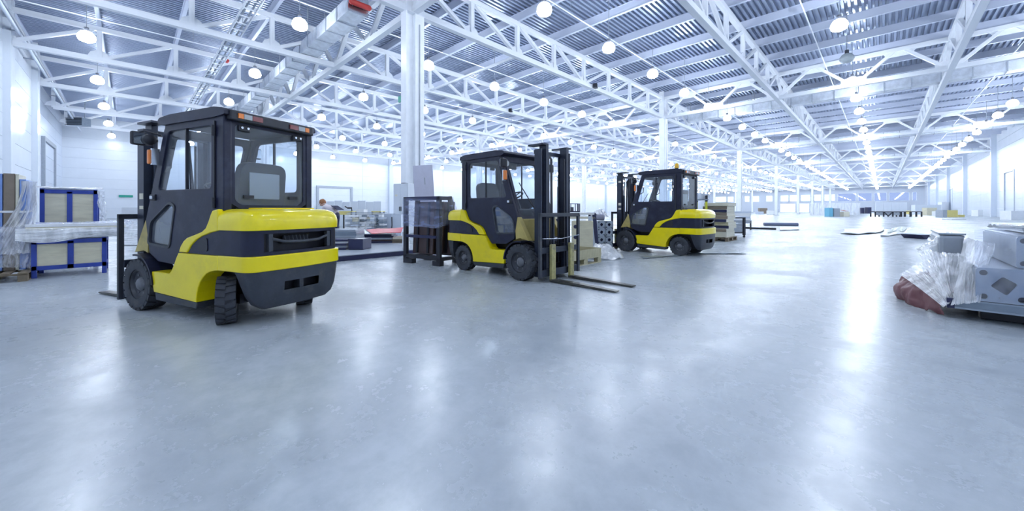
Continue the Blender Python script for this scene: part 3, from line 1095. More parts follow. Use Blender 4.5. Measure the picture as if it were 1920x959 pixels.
def make_forklift(label, loc, heading, steer=0.0, beacon=False, group=None):
    T = thing('forklift', label, 'forklift', loc, heading, group)
    HW = 0.54
    # chassis and axles
    MB().box(-1.80, -0.30, -0.30, 0.30, 0.20, 0.90).build('chassis', M_BLACK, T)
    MB().box(-0.06, 0.06, -0.36, 0.36, 0.22, 0.38).build('front_axle', M_BLACK, T)
    MB().box(-1.53, -1.43, -0.34, 0.34, 0.18, 0.28).build('rear_axle', M_BLACK, T)
    # yellow side panels, black louvre, arches
    lower = [(0.31, 0.465), (0.335, 0.30), (0.35, 0.24), (1.155, 0.20)] + arc(1.48, 0.22, 0.325, 178, 96, 7) + [(1.52, 0.55), (1.52, 0.695), (0.83, 0.695), (0.79, 0.64), (0.74, 0.555), (0.69, 0.49), (0.655, 0.468)]
    sill = [(0.352, 0.235), (0.37, 0.15), (1.13, 0.13), (1.158, 0.195)]
    swoosh = [(0.835, 0.705), (0.87, 0.77), (0.925, 0.825), (0.99, 0.862), (1.12, 0.895), (1.25, 0.93), (1.31, 0.965), (1.355, 1.03), (1.395, 1.105), (1.425, 1.145), (1.52, 1.16),
              (1.52, 0.945), (1.40, 0.925), (1.25, 0.885), (1.15, 0.845), (1.06, 0.785), (0.985, 0.705)]
    vent = [(0.985, 0.70), (1.06, 0.782), (1.15, 0.842), (1.25, 0.882), (1.40, 0.922), (1.52, 0.945), (1.52, 0.70)]

    def sides(s):
        y0, y1 = sorted((s * 0.36, s * HW))
        MB().ext(lower, y0, y1).build('side_panel', M_YEL, T, bevel=0.012)
        MB().ext(sill, *sorted((s * 0.36, s * (HW - 0.01)))).build('sill', M_CWT, T, bevel=0.01)
        MB().ext(swoosh, y0, y1).build('upper_side_panel', M_YEL, T, bevel=0.012)
        v = MB().ext(vent, *sorted((s * 0.36, s * (HW - 0.012)))).build('side_louvre', M_DARK, T)
        MB().ext(rnd([(1.16, 0.73), (1.20, 0.84), (1.33, 0.87), (1.34, 0.73)], 0.03), *sorted((s * (HW - 0.02), s * (HW - 0.004)))).build('latch_cover', M_BLACK, v)
        # front mudguard
        g = arc(0, 0.295, 0.352, 100, 4, 12) + arc(0, 0.295, 0.33, 4, 100, 12)
        MB().ext(g, *sorted((s * 0.33, s * 0.555))).build('mudguard', M_DARK, T)
        MB().box(-0.66, -0.31, *sorted((s * 0.34, s * 0.50)), 0.40, 0.455).build('step', M_BLACK, T)
        MB().ext([(-0.17, 0.655), (0.065, 1.03), (0.15, 1.03), (0.11, 0.66), (0.02, 0.685)], *sorted((s * 0.40, s * 0.49))).build('front_cowl', M_COWL, T)
    both(sides)
    MB().ext([(0.06, 0.62), (0.02, 0.99), (0.12, 1.01), (0.30, 0.62)], -0.40, 0.40).build('dash_panel', M_COWL, T)
    # counterweight: yellow hood, black band with grille mouth, yellow stripe, grey base
    hood = cw_loft([(0.95, HW, 1.52, 2.00, 0.14), (1.03, HW, 1.52, 2.005, 0.14), (1.085, HW - 0.005, 1.52, 1.99, 0.14), (1.125, HW - 0.03, 1.52, 1.96, 0.13), (1.15, HW - 0.07, 1.52, 1.91, 0.12), (1.16, HW - 0.13, 1.52, 1.85, 0.11)])
    h = hood.build('hood', M_YEL, T, 40)
    MB().box(-1.82, -1.60, -0.30, 0.30, 1.158, 1.172).build('hood_lid', M_YEL, h, bevel=0.006)
    band = cw_loft([(0.70, HW - 0.012, 1.52, 1.98, 0.14), (0.735, HW - 0.012, 1.52, 1.98, 0.14), (0.915, HW - 0.012, 1.52, 1.98, 0.14), (0.952, HW - 0.012, 1.52, 1.98, 0.14)], hole=(1, 0.36))
    bd = band.build('rear_band', M_DARK, T, 40)
    MB().box(-1.84, -1.80, -0.42, 0.42, 0.72, 0.93).build('grille_back', M_BLACK, bd)
    pl = MB().box(-1.90, -1.885, -0.16, 0.14, 0.80, 0.895)
    pl.xform(Matrix.Translation((-1.88, 0, 0.85)) @ Matrix.Rotation(math.radians(-28), 4, 'Y') @ Matrix.Translation((1.88, 0, -0.85)))
    plate = pl.build('tread_plate', M_CWT, bd)
    for i in range(7):
        MB().bar((-1.91, -0.15 + i * 0.043, 0.81), (-1.94, -0.11 + i * 0.043, 0.885), 0.008, 0.008).build('rib', M_HUB, plate)
    MB().tube([(-1.97, -0.33, 0.89), (-1.995, -0.31, 0.86), (-2.015, -0.2, 0.83), (-2.025, 0, 0.82), (-2.015, 0.2, 0.83), (-1.995, 0.31, 0.86), (-1.97, 0.33, 0.89)], 0.016, 8).build('pull_bar', M_CWT, bd, 60)
    for yy in (-0.335, 0.335):
        MB().box(-2.005, -1.96, yy - 0.02, yy + 0.02, 0.74, 0.91).build('bar_bracket', M_CWT, bd)
    cw_loft([(0.55, HW + 0.002, 1.52, 2.01, 0.13), (0.70, HW + 0.002, 1.52, 2.01, 0.13)]).build('rear_stripe', M_YEL, T, 40, bevel=0.008)
    base = cw_loft([(0.17, 0.36, 1.87, 1.94, 0.03), (0.22, 0.43, 1.85, 1.965, 0.05), (0.30, 0.47, 1.83, 1.98, 0.07), (0.335, 0.48, 1.82, 1.985, 0.08), (0.425, 0.50, 1.80, 1.995, 0.10), (0.548, 0.525, 1.76, 2.0, 0.12)], hole=(3, 0.20))
    bs = base.build('counterweight_base', M_CWT, T, 40)
    MB().box(-1.90, -1.88, -0.25, 0.25, 0.32, 0.44).build('pocket_back', M_BLACK, bs)
    MB().box(-2.0, -1.89, -0.022, 0.022, 0.33, 0.43).build('tow_pin_post', M_CWT, bs)
    MB().box(-1.80, -1.50, -0.40, 0.40, 0.50, 0.70).build('inner_arch', M_BLACK, T)
    # cab
    cabw = 0.495
    AP = [(0.075, 1.03), (0.155, 0.66), (0.33, 0.575), (0.69, 0.555), (0.74, 0.60), (0.84, 0.715), (0.88, 0.785), (0.93, 0.84), (1.0, 0.875), (1.12, 0.905), (1.25, 0.94), (1.31, 0.975), (1.355, 1.04), (1.395, 1.115), (1.42, 1.16),
          (1.42, 2.10), (0.56, 2.10), (0.50, 2.085), (0.46, 2.04)]
    win = rnd([(0.335, 1.37), (0.545, 2.015), (1.325, 2.015), (1.325, 1.37)], 0.06)
    low = rnd([(0.185, 1.01), (0.56, 1.225), (0.665, 1.185), (0.565, 0.745), (0.145, 0.775)], 0.05)

    def scale_poly(poly, d):
        cx_ = sum(p[0] for p in poly) / len(poly)
        cz_ = sum(p[1] for p in poly) / len(poly)
        return [(cx_ + (p[0] - cx_) * (1 + d), cz_ + (p[1] - cz_) * (1 + d)) for p in poly]

    def cab_side(s):
        y0, y1 = sorted((s * (cabw - 0.05), s * cabw))
        d = MB().ext(AP, y0, y1, holes=[win, low]).build('cab_door', M_DARK, T, bevel=0.008)
        yg = s * (cabw - 0.022)
        MB().ext([(p[0], p[1]) for p in rnd([(0.33, 1.365), (0.54, 2.02), (0.866, 2.02), (0.866, 1.365)], 0.05)], yg - 0.003, yg + 0.003).build('pane', M_GLASS, d)
        MB().ext(rnd([(0.866, 1.365), (0.866, 2.02), (1.33, 2.02), (1.33, 1.365)], 0.05), yg - 0.009, yg - 0.004).build('pane', M_GLASS, d)
        MB().box(-0.875, -0.857, *sorted((s * (cabw - 0.03), s * (cabw - 0.005))), 1.365, 2.02).build('mullion', M_BLACK, d)
        MB().ext(scale_poly(low, 0.02), yg - 0.003, yg + 0.003).build('lower_pane', M_GLASSD, d)
        MB().ext(scale_poly(low, 0.09), *sorted((s * (cabw - 0.01), s * (cabw + 0.008))), holes=[scale_poly(low, -0.02)]).build('gasket', M_CWT, d)
        hd = MB().box(-0.30, -0.19, *sorted((s * cabw, s * (cabw + 0.012))), 1.255, 1.325).build('handle_plate', M_BLACK, d, bevel=0.004)
        MB().box(-0.285, -0.235, *sorted((s * (cabw + 0.012), s * (cabw + 0.035))), 1.27, 1.31).build('handle', M_CHROME, hd, bevel=0.006)
        # rear corner post, hinges
        MB().box(-1.535, -1.40, *sorted((s * (cabw - 0.075), s * (cabw + 0.002))), 1.14, 2.10).build('corner_post', M_DARK, T, bevel=0.01)
        MB().box(-1.405, -1.385, *sorted((s * (cabw - 0.01), s * (cabw + 0.014))), 1.18, 2.05).build('door_seam', M_BLACK, T)
        for zz in (1.22, 1.95):
            MB().lathe([(0.018, -0.055), (0.018, 0.055)], 'z', 10, (-1.40, s * (cabw + 0.018), zz)).build('hinge', M_BLACK, T)
        # front pillar inside edge
        MB().bar((-0.10, s * (cabw - 0.045), 1.0), (-0.49, s * (cabw - 0.045), 2.08), 0.07, 0.05).build('front_pillar', M_DARK, T)
        # headlamp and indicator on the pillar
        hl = MB().lathe([(0.03, -0.06), (0.06, -0.04), (0.066, 0.02), (0.06, 0.03)], 'x', 14, (-0.285, s * 0.555, 1.93)).build('work_lamp', M_BLACK, T, 50)
        MB().lathe([(0.052, 0.028), (0.045, 0.036)], 'x', 14, (-0.285, s * 0.555, 1.93)).build('lens', M_CLEAR, hl)
        MB().box(-0.33, -0.30, *sorted((s * 0.49, s * 0.56)), 1.91, 1.94).build('lamp_bracket', M_BLACK, T)
        MB().box(-0.335, -0.285, *sorted((s * 0.515, s * 0.575)), 1.66, 1.82).build('indicator', M_ORANGE, T, bevel=0.012)
        MB().box(-0.365, -0.335, *sorted((s * 0.49, s * 0.56)), 1.65, 1.83).build('indicator_base', M_CHROME, T)
        # wing mirror
        MB().tube([(-0.40, s * 0.49, 1.98), (-0.30, s * 0.60, 2.02), (-0.26, s * 0.64, 1.99)], 0.012, 6).build('mirror_arm', M_BLACK, T)
        mi = MB().box(-0.285, -0.235, *sorted((s * 0.56, s * 0.70)), 1.86, 2.01).build('wing_mirror', M_BLACK, T, bevel=0.02)
        MB().box(-0.292, -0.285, *sorted((s * 0.575, s * 0.685)), 1.875, 1.995).build('mirror_glass', M_MIRROR, mi)
        # grab handle inside the front pillar
        MB().tube([(-0.44, s * 0.455, 1.78), (-0.50, s * 0.45, 1.76), (-0.49, s * 0.45, 1.62), (-0.40, s * 0.455, 1.58)], 0.012, 6).build('grab_handle', M_BLACK, T, 60)
    both(cab_side)
    roof = MB().ext(rnd([(0.36, 2.125), (0.40, 2.17), (0.60, 2.19), (1.40, 2.19), (1.56, 2.165), (1.58, 2.10), (1.40, 2.085), (0.44, 2.085)], 0.02, 2), -0.515, 0.515).build('roof', M_DARK, T, 40, bevel=0.012)
    for k in range(5):
        MB().box(-1.25 + k * 0.15, -1.20 + k * 0.15, -0.40, 0.40, 2.188, 2.196).build('roof_bar', M_DARK, roof)
    # tail light bar
    tb = MB().box(-1.60, -1.50, -0.47, 0.47, 2.055, 2.155).build('light_bar', M_BLACK, T, bevel=0.012)
    for s in (1, -1):
        for j, (mm, w0, w1) in enumerate(((M_ORANGE, 0.40, 0.35), (M_CLEAR, 0.345, 0.265), (M_REDL, 0.26, 0.155))):
            MB().box(-1.612, -1.598, *sorted((s * w0, s * w1)), 2.08, 2.13).build('tail_lens', mm, tb)
    # rear window with frame, windscreen with frame and wiper
    rw = MB().ext([(-0.425, 1.22), (-0.34, 1.165), (0.34, 1.165), (0.425, 1.22), (0.425, 2.06), (-0.425, 2.06)], -1.525, -1.50,
                  holes=[rnd([(-0.385, 1.25), (-0.32, 1.20), (0.32, 1.20), (0.385, 1.25), (0.385, 2.02), (-0.385, 2.02)], 0.03)], plane='yz').build('rear_window', M_DARK, T)
    MB().box(-1.515, -1.510, -0.39, 0.39, 1.20, 2.025).build('pane', M_GLASS, rw)
    for s in (1, -1):
        hg = MB().box(-1.545, -1.51, s * 0.30 - 0.06, s * 0.30 + 0.06, 1.965, 2.03).build('window_hinge', M_BLACK, rw, bevel=0.012)
        for q in (-0.03, 0.03):
            MB().lathe([(0.013, 0.0), (0.013, -0.01)], 'x', 8, (-1.545, s * 0.30 + q, 2.0)).build('bolt', M_CHROME, hg)
        MB().box(-1.535, -1.515, s * 0.25 - 0.05, s * 0.25 + 0.05, 1.27, 1.305).build('vent_tab', M_BLACK, rw)
    fr = [(-0.44, 0.0), (0.44, 0.0), (0.44, 1.15), (-0.44, 1.15)]
    fi = rnd([(-0.385, 0.06), (0.385, 0.06), (0.37, 1.06), (-0.37, 1.06)], 0.06)
    ws = MB().ext(fr, -0.02, 0.02, holes=[fi], plane='xz')
    MW = Matrix.Translation((-0.085, 0, 0.985)) @ Matrix.Rotation(math.radians(-19.5), 4, 'Y') @ Matrix.Rotation(math.radians(90), 4, 'Z')
    ws.xform(MW)
    wsf = ws.build('windscreen_frame', M_DARK, T)
    MB().ext([(-0.40, 0.05), (0.40, 0.05), (0.38, 1.08), (-0.38, 1.08)], -0.004, 0.004, plane='xz').xform(MW).build('pane', M_GLASS, wsf)
    wp = MB().tube([MW @ Vector((0.05, -0.03, 0.08)), MW @ Vector((-0.14, -0.06, 0.36))], 0.010, 6).build('wiper_arm', M_BLACK, T)
    MB().tube([MW @ Vector((-0.02, -0.05, 0.16)), MW @ Vector((-0.26, -0.05, 0.66))], 0.009, 6).build('wiper_blade', M_BLACK, wp)
    # inside the cab
    MB().box(-1.40, -0.72, -0.36, 0.36, 0.88, 1.12).build('seat_box', M_BLACK, T, bevel=0.02)
    st = MB().box(-1.32, -0.82, -0.26, 0.26, 1.12, 1.24).build('seat', M_SEAT, T, bevel=0.04)
    bk = MB().ext(rnd([(-0.27, 0.0), (0.27, 0.0), (0.25, 0.52), (-0.25, 0.52)], 0.12, 5), -0.05, 0.05, plane='xz')
    bk.xform(Matrix.Translation((-1.29, 0, 1.16)) @ Matrix.Rotation(math.radians(-9), 4, 'Y') @ Matrix.Rotation(math.radians(90), 4, 'Z'))
    bko = bk.build('backrest', M_SEAT, T, 40, bevel=0.02)
    MB().box(-1.41, -1.395, -0.17, 0.17, 1.27, 1.56).build('backrest_grey_patch', M_SEATG, bko, bevel=0.006)  # flat light grey patch on the rear of the seat back
    MB().tube([(-0.38, 0.0, 0.95), (-0.60, 0.0, 1.40)], 0.035, 10).build('steering_column', M_BLACK, T, 60)
    sw = MB()
    R_, r_ = 0.155, 0.014
    for i in range(24):
        a0 = 2 * math.pi * i / 24
        for j in range(8):
            b0 = 2 * math.pi * j / 8
            sw.v.append(((R_ + r_ * math.cos(b0)) * math.cos(a0), (R_ + r_ * math.cos(b0)) * math.sin(a0), r_ * math.sin(b0)))
    for i in range(24):
        for j in range(8):
            sw.f.append((i * 8 + j, ((i + 1) % 24) * 8 + j, ((i + 1) % 24) * 8 + (j + 1) % 8, i * 8 + (j + 1) % 8))
    for q in range(3):
        aq = 2 * math.pi * q / 3
        sw.bar((0, 0, -0.01), (R_ * math.cos(aq), R_ * math.sin(aq), 0), 0.02, 0.012)
    sw.xform(Matrix.Translation((-0.605, 0, 1.41)) @ Matrix.Rotation(math.radians(-24), 4, 'Y'))
    sw.build('steering_wheel', M_BLACK, T, 60)
    MB().box(-0.42, -0.24, -0.42, 0.42, 0.98, 1.17).build('dashboard', M_BLACK, T, bevel=0.03)
    for q in range(3):
        lv = MB().tube([(-0.50, -0.22 - q * 0.06, 1.1), (-0.54, -0.22 - q * 0.06, 1.32)], 0.009, 6).build('lever', M_BLACK, T)
        MB().lathe([(0.005, 0.02), (0.018, 0.0), (0.005, -0.025)], 'z', 8, (-0.54, -0.22 - q * 0.06, 1.33)).build('knob', M_BLACK, lv)
    MB().box(-0.70, -0.66, -0.08, 0.12, 1.90, 2.02).build('cab_mirror', M_BLACK, T, bevel=0.02)
    # wheels
    for s in (1, -1):
        make_wheel('tyre', 0.295, 0.20, T, 0.0, s * 0.45)
        make_wheel('tyre', 0.24, 0.165, T, -1.48, s * 0.43, steer)
    # mast
    for s in (1, -1):
        o = MB().ext([(0.0, 0.0), (0.14, 0.0), (0.14, 0.025), (0.025, 0.025), (0.025, 0.06), (0.14, 0.06), (0.14, 0.085), (0.0, 0.085)], 0.07, 2.13, plane='xy')
        o.xform(Matrix.Translation((0.21, s * 0.395 - (0.085 if s > 0 else 0), 0)))
        o.build('outer_rail', M_MAST, T)
        i_ = MB().box(0.24, 0.38, *sorted((s * 0.308, s * 0.245)), 0.08, 2.20)
        i_.build('inner_rail', M_MAST, T)
        MB().lathe([(0.028, 0.15), (0.028, 1.55), (0.02, 1.56), (0.02, 2.10)], 'z', 12, (0.185, s * 0.29, 0)).build('lift_cylinder', M_MAST, T, 40)
        MB().box(0.35, 0.365, *sorted((s * 0.20, s * 0.225)), 0.45, 2.02).build('lift_chain', M_BLACK, T)
        MB().bar((-0.1, s * 0.22, 0.62), (0.22, s * 0.22, 0.52), 0.06, 0.06).build('tilt_cylinder', M_BLACK, T)
    MB().box(0.19, 0.24, -0.39, 0.39, 2.06, 2.12).build('mast_crosshead', M_MAST, T)
    for s in (1, -1):
        MB().box(0.06, 0.38, *sorted((s * 0.245, s * 0.385)), 2.195, 2.22).build('mast_top_plate', M_MAST, T)
    MB().box(0.19, 0.26, -0.39, 0.39, 0.12, 0.24).build('mast_foot', M_MAST, T)
    for yy in (-0.17, -0.14):
        MB().tube([(0.36, yy, 0.5), (0.37, yy, 1.2), (0.34, yy * 0.8, 1.98), (0.28, yy * 0.6, 2.04), (0.24, yy * 0.5, 1.95), (0.24, yy, 1.0)], 0.012, 6).build('hose', M_BLACK, T)
    for zz, hh in ((1.93, 0.05), (1.28, 0.07), (1.16, 0.04)):
        MB().box(0.215, 0.30, 0.3955, 0.398, zz, zz + hh).build('sticker', M_CREAM, T)
    # carriage, load backrest, forks
    for z0, z1 in ((0.09, 0.20), (0.46, 0.55)):
        MB().box(0.395, 0.435, -0.50, 0.50, z0, z1).build('carriage_bar', M_MAST, T, bevel=0.005)
    for s in (1, -1):
        MB().box(0.345, 0.395, *sorted((s * 0.15, s * 0.19)), 0.09, 0.60).build('carriage_plate', M_MAST, T)
        MB().box(0.41, 0.45, *sorted((s * 0.49, s * 0.545)), 0.08, 1.10).build('backrest_post', M_CWT if True else M_MAST, T, bevel=0.006)
        MB().box(0.415, 0.445, *sorted((s * 0.17, s * 0.20)), 0.55, 1.05).build('backrest_bar', M_MAST, T)
        f = MB().box(0.445, 0.495, *sorted((s * 0.20, s * 0.305)), 0.03, 0.60).build('fork_shank', M_WORNY, T, bevel=0.006)
        blade = [(0.445, 0.012), (0.445, 0.052), (1.0, 0.045), (1.60, 0.026), (1.60, 0.012)]
        MB().ext([(-p[0], p[1]) for p in blade], *sorted((s * 0.20, s * 0.305))).build('fork_blade', M_FORK, f)
    MB().box(0.41, 0.45, -0.545, 0.545, 1.04, 1.10).build('backrest_top_bar', M_CWT, T, bevel=0.006)
    MB().tube([(0.46, -0.5, 0.70), (0.465, 0.0, 0.68), (0.46, 0.5, 0.72)], 0.006, 5).build('wire', M_CHROME, T)
    if beacon:
        bc = MB().lathe([(0.045, 2.19), (0.045, 2.22)], 'z', 12, (-1.33, 0.3, 0)).build('beacon_base', M_BLACK, T)
        MB().lathe([(0.05, 2.22), (0.055, 2.25), (0.05, 2.32), (0.025, 2.345)], 'z', 14, (-1.33, 0.3, 0)).build('beacon_dome', M_BEACON, bc, 50)
    return T


def fork_pose(X, D, h):
    """camera-frame pose -> world location and heading"""
    return cw(X, D), math.radians(h) + YAW


p, h = fork_pose(-4.08, 4.80, 156.7)
make_forklift('yellow and charcoal cab forklift seen from behind with its rear wheels turned', p, h, steer=math.radians(-34))
p, h = fork_pose(0.486, 6.507, -43.9)
make_forklift('yellow and charcoal cab forklift with forks lowered beside the black wrapped rack', p, h)
p, h = fork_pose(3.547, 10.823, 132.3)
make_forklift('yellow and charcoal cab forklift with an amber beacon on its roof', p, h, beacon=True)


# ------------------------------------------------------------------ goods, furniture and packaging
def boards(name, label, cat, mats, x0, x1, y0, y1, z, th, n, group=None, jit=0.02, rz=0.0, part='board', gap=0.004):
    """a stack of n boards as one bundle with a board per part"""
    t = thing(name, label, cat, ((x0 + x1) / 2, (y0 + y1) / 2, z), rz, group)
    hx, hy = abs(x1 - x0) / 2, abs(y1 - y0) / 2
    for i in range(n):
        dx, dy = random.uniform(-jit, jit), random.uniform(-jit, jit)
        MB().box(-hx + dx, hx + dx, -hy + dy, hy + dy, i * (th + gap), i * (th + gap) + th).build(part, mats[i % len(mats)], t)
    return t


def box_thing(name, label, cat, m, x0, x1, y0, y1, z0, z1, rz=0.0, group=None, lid=None, bevel=0.01):
    t = thing(name, label, cat, ((x0 + x1) / 2, (y0 + y1) / 2, z0), rz, group)
    hx, hy = abs(x1 - x0) / 2, abs(y1 - y0) / 2
    MB().box(-hx, hx, -hy, hy, 0, z1 - z0 - 0.02).build('body', m, t, bevel=bevel)
    MB().box(-hx - 0.008, hx + 0.008, -hy - 0.008, hy + 0.008, z1 - z0 - 0.02, z1 - z0).build('lid', lid or m, t)
    return t


def pallet(label, loc, rz, L=1.2, W=0.8, m=None, group=None):
    m = m or M_WOOD
    t = thing('wooden_pallet', label, 'pallet', loc, rz, group)
    for i in range(5):
        y = -W / 2 + 0.05 + i * (W - 0.1) / 4
        MB().box(-L / 2, L / 2, y - 0.05, y + 0.05, 0.122, 0.144).build('deck_board', m, t)
    for i in range(3):
        x = -L / 2 + 0.07 + i * (L - 0.14) / 2
        MB().box(x - 0.05, x + 0.05, -W / 2, W / 2, 0.10, 0.122).build('stringer_board', m, t)
        for j in range(3):
            y = -W / 2 + 0.05 + j * (W - 0.1) / 2
            MB().box(x - 0.07, x + 0.07, y - 0.05, y + 0.05, 0.022, 0.10).build('block', m, t)
    for j in range(3):
        y = -W / 2 + 0.05 + j * (W - 0.1) / 2
        MB().box(-L / 2, L / 2, y - 0.05, y + 0.05, 0, 0.022).build('bottom_board', m, t)
    return t


def ridge(x):
    return 1.0 - 2.0 * abs(x)


def streaks(fn, nu, nv, m, label, amp=0.02, ku=14.0, kv=1.5, seed=0.0):
    """pulled film: sharp folds running along v (ku folds across u, slowly wandering)"""
    def f(u, v):
        p0 = Vector(fn(u, v))
        e = 0.01
        du = Vector(fn(min(1, u + e), v)) - Vector(fn(max(0, u - e), v))
        dv = Vector(fn(u, min(1, v + e))) - Vector(fn(u, max(0, v - e)))
        n_ = du.cross(dv)
        n_ = n_.normalized() if n_.length > 1e-9 else Vector((0, 0, 1))
        w_ = 0.35 * noise.noise(Vector((u * 2 + seed, v * 2, seed)))
        a_ = ridge(noise.noise(Vector((u * ku + w_ * 6 + seed, v * kv, seed * 1.7))))
        b_ = ridge(noise.noise(Vector((u * ku * 2.7 + w_ * 9, v * kv * 2.2 + seed, 3.1))))
        c_ = noise.noise(Vector((u * 4 + seed, v * 4, 7.0)))
        return tuple(p0 + n_ * amp * (a_ + 0.45 * b_ + 0.8 * c_))
    mb_ = grid_mesh(f, nu, nv)
    mb_.v = [(x_, y_, max(z_, 0.006)) for x_, y_, z_ in mb_.v]
    return tag(mb_.build('stretch_film_sheet', m, None, 50), label, 'plastic film')


def crumple(name, label, cat, fn, nu, nv, m, amp=0.03, sc=4.0, seed=1.0, thick=0.004):
    if name == 'stretch_film_sheet' and 'rack' not in label:
        turn = 'crate' in label
        g_ = (lambda u, v: fn(v, u)) if turn else fn
        return streaks(g_, 70, 60, m, label, amp * 0.8, 12.0 if not turn else 7.0, 1.4, seed)
    mb_ = grid_mesh(lambda u, v: tuple(Vector(fn(u, v)) + Vector((fbm(fn(u, v), sc, seed), fbm(fn(u, v), sc, seed + 5), fbm(fn(u, v), sc, seed + 9))) * amp), nu, nv)
    mb_.v = [(a_, b_, max(c_, 0.006)) for a_, b_, c_ in mb_.v]
    o = mb_.build(name, m, None, 70)
    return tag(o, label, cat)


def lerp3(a_, b_, t):
    return tuple(a_[i] + (b_[i] - a_[i]) * t for i in range(3))


def bil(p00, p10, p01, p11):
    return lambda u, v: lerp3(lerp3(p00, p10, u), lerp3(p01, p11, u), v)


# --- blue framed crates on the left (hall aligned: x = -b, y = a)
def blue_crate(label, x, y0, y1, depth, z1, leg, zt=None):
    t = thing('steel_crate', label, 'crate', (x, (y0 + y1) / 2, 0))
    L = (y1 - y0) / 2
    for yy in (-L, L - 0.06):
        for xx in (0, -depth + 0.06):
            MB().box(xx - 0.06, xx, yy, yy + 0.06, 0, z1).build('leg', M_BLUE, t, bevel=0.004)
    for xx in (0, -depth + 0.05):
        MB().box(xx - 0.05, xx, -L, L, z1 - 0.09, z1 - 0.02).build('top_rail', M_BLUE, t)
        MB().box(xx - 0.05, xx, -L, L, leg, leg + 0.07).build('bottom_rail', M_BLUE, t)
        MB().box(xx - 0.05, xx, -0.035, 0.035, leg, z1 - 0.05).build('middle_post', M_BLUE, t)
        for a0, a1 in ((-L + 0.06, -0.035), (0.035, L - 0.06)):
            MB().box(xx - 0.035, xx - 0.02, a0, a1, leg + 0.07, z1 - 0.09).build('plywood_panel', M_PLY, t)
    for yy in (-L + 0.01, L - 0.05):
        MB().box(-depth, 0, yy, yy + 0.04, z1 - 0.09, z1 - 0.03).build('side_rail', M_BLUE, t)
        MB().box(-depth, 0, yy, yy + 0.04, leg, leg + 0.06).build('side_rail', M_BLUE, t)
    MB().box(-depth + 0.02, -0.02, -L + 0.02, L - 0.02, z1 - 0.02, z1).build('top_board', M_GREYB, t)
    return t


blue_crate('blue steel crate with plywood panels under the film wrapped boards', -10.12, -1.16, -0.30, 0.78, 0.66, 0.13)
blue_crate('taller blue steel crate with plywood panels behind the wrapped boards', -11.35, -1.20, -0.46, 0.6, 1.56, 0.2)
boards('board_stack', 'grey and white boards laid flat on the blue crate', 'boards', [M_WHITE, M_GREYB, M_WHITE, M_CREAM], -10.95, -10.08, -1.22, -0.06, 0.665, 0.045, 5, jit=0.04)
crumple('stretch_film_sheet', 'crumpled clear stretch film over the boards on the blue crate', 'plastic film',
        lambda u, v: (-10.02 - 1.0 * v, -1.32 + 1.42 * u, 0.78 + 0.15 * math.sin(min(1.0, v * 2.2) * math.pi / 2) + 0.02 * v), 60, 30, M_FILM, 0.035, 8.0, 2.0)
crumple('stretch_film_sheet', 'loose stretch film hanging off the front of the blue crate', 'plastic film',
        lambda u, v: (-9.99 + 0.03 * v, -1.30 + 1.42 * u, 0.84 - (0.19 + 0.05 * math.sin(u * 7)) * v), 60, 14, M_FILMW, 0.018, 9.0, 4.0)
crumple('stretch_film_sheet', 'white film edge draped over the top of the taller blue crate', 'plastic film',
        lambda u, v: (-11.30 - 0.5 * v, -1.24 + 0.84 * u, 1.585 + 0.03 * math.sin(v * 3)), 26, 8, M_FILMW, 0.02, 7.0, 6.0)
crumple('stretch_film_sheet', 'film hanging down the side of the taller blue crate', 'plastic film',
        lambda u, v: (-11.35 + 0.14 * u, -0.45 + 0.10 * u + 0.05 * v, 1.55 - 0.7 * v), 10, 20, M_FILMW, 0.03, 6.0, 8.0)
# upright panels strapped together at the image edge
pallet('weathered pallet under the strapped upright panels', (-10.42, -1.56, 0), 0.0, 1.2, 0.8, M_WOODD)
for i, (ya, yb, m_, nm, lb) in enumerate(((-1.90, -1.475, M_BLUEP, 'blue_panel', 'light blue panel standing outermost in the strapped bundle'), (-1.465, -1.350, M_CARD, 'cardboard_box', 'tall brown cardboard box between two blue panels'),
                                 (-1.345, -1.308, M_CREAM, 'cream_board', 'narrow cream board beside the tall brown cardboard box'), (-1.302, -1.235, M_BLUEP, 'blue_panel', 'light blue panel standing against the cream board'))):
    t = thing(nm, lb, 'panel' if i != 1 else 'box', (-10.32, (ya + yb) / 2, 0.144))
    hh = (1.60, 1.61, 1.60, 1.52)[i]
    MB().box(-0.62, 0.0, -(yb - ya) / 2, (yb - ya) / 2, 0, hh).build('core', m_, t, bevel=0.006)
    MB().box(-0.62, 0.004, -(yb - ya) / 2 - 0.001, (yb - ya) / 2 + 0.001, hh - 0.012, hh + 0.002).build('edge_strip', m_, t)
st = tag(MB().box(-10.96, -10.305, -1.92, -1.225, 1.10, 1.135).build('packing_strap', M_WHITE), 'white strap around the upright panels', 'strap')
sv = [v for v in st.data.vertices]
me_ = MB()
me_.bar((-10.310, -1.92, 1.12), (-10.310, -1.22, 1.12), 0.004, 0.035)
me_.bar((-10.310, -1.222, 1.12), (-10.95, -1.222, 1.14), 0.004, 0.035)
st.data = me_.mesh('packing_strap', M_WHITE)
crumple('stretch_film_sheet', 'big veil of torn film hanging from the strapped panels', 'plastic film',
        lambda u, v: (-10.27 + 0.25 * v * v - 0.1 * u, -1.24 + (0.16 + 0.05 * v) * (u - 0.1) * (1 - v) - 0.50 * v * v * (1 - u) + 0.08 * u * v, 1.62 - 1.2 * v + 0.02), 22, 40, M_FILMW, 0.07, 3.5, 11.0)
crumple('stretch_film_sheet', 'bluish film bunched round the foot of the strapped panels', 'plastic film',
        lambda u, v: (-10.20 + 0.14 * math.sin(u * 3.1), -1.85 + 0.78 * u, 0.78 - 0.66 * v + 0.1 * math.sin(u * 3)), 30, 24, M_FILM, 0.06, 4.5, 14.0)

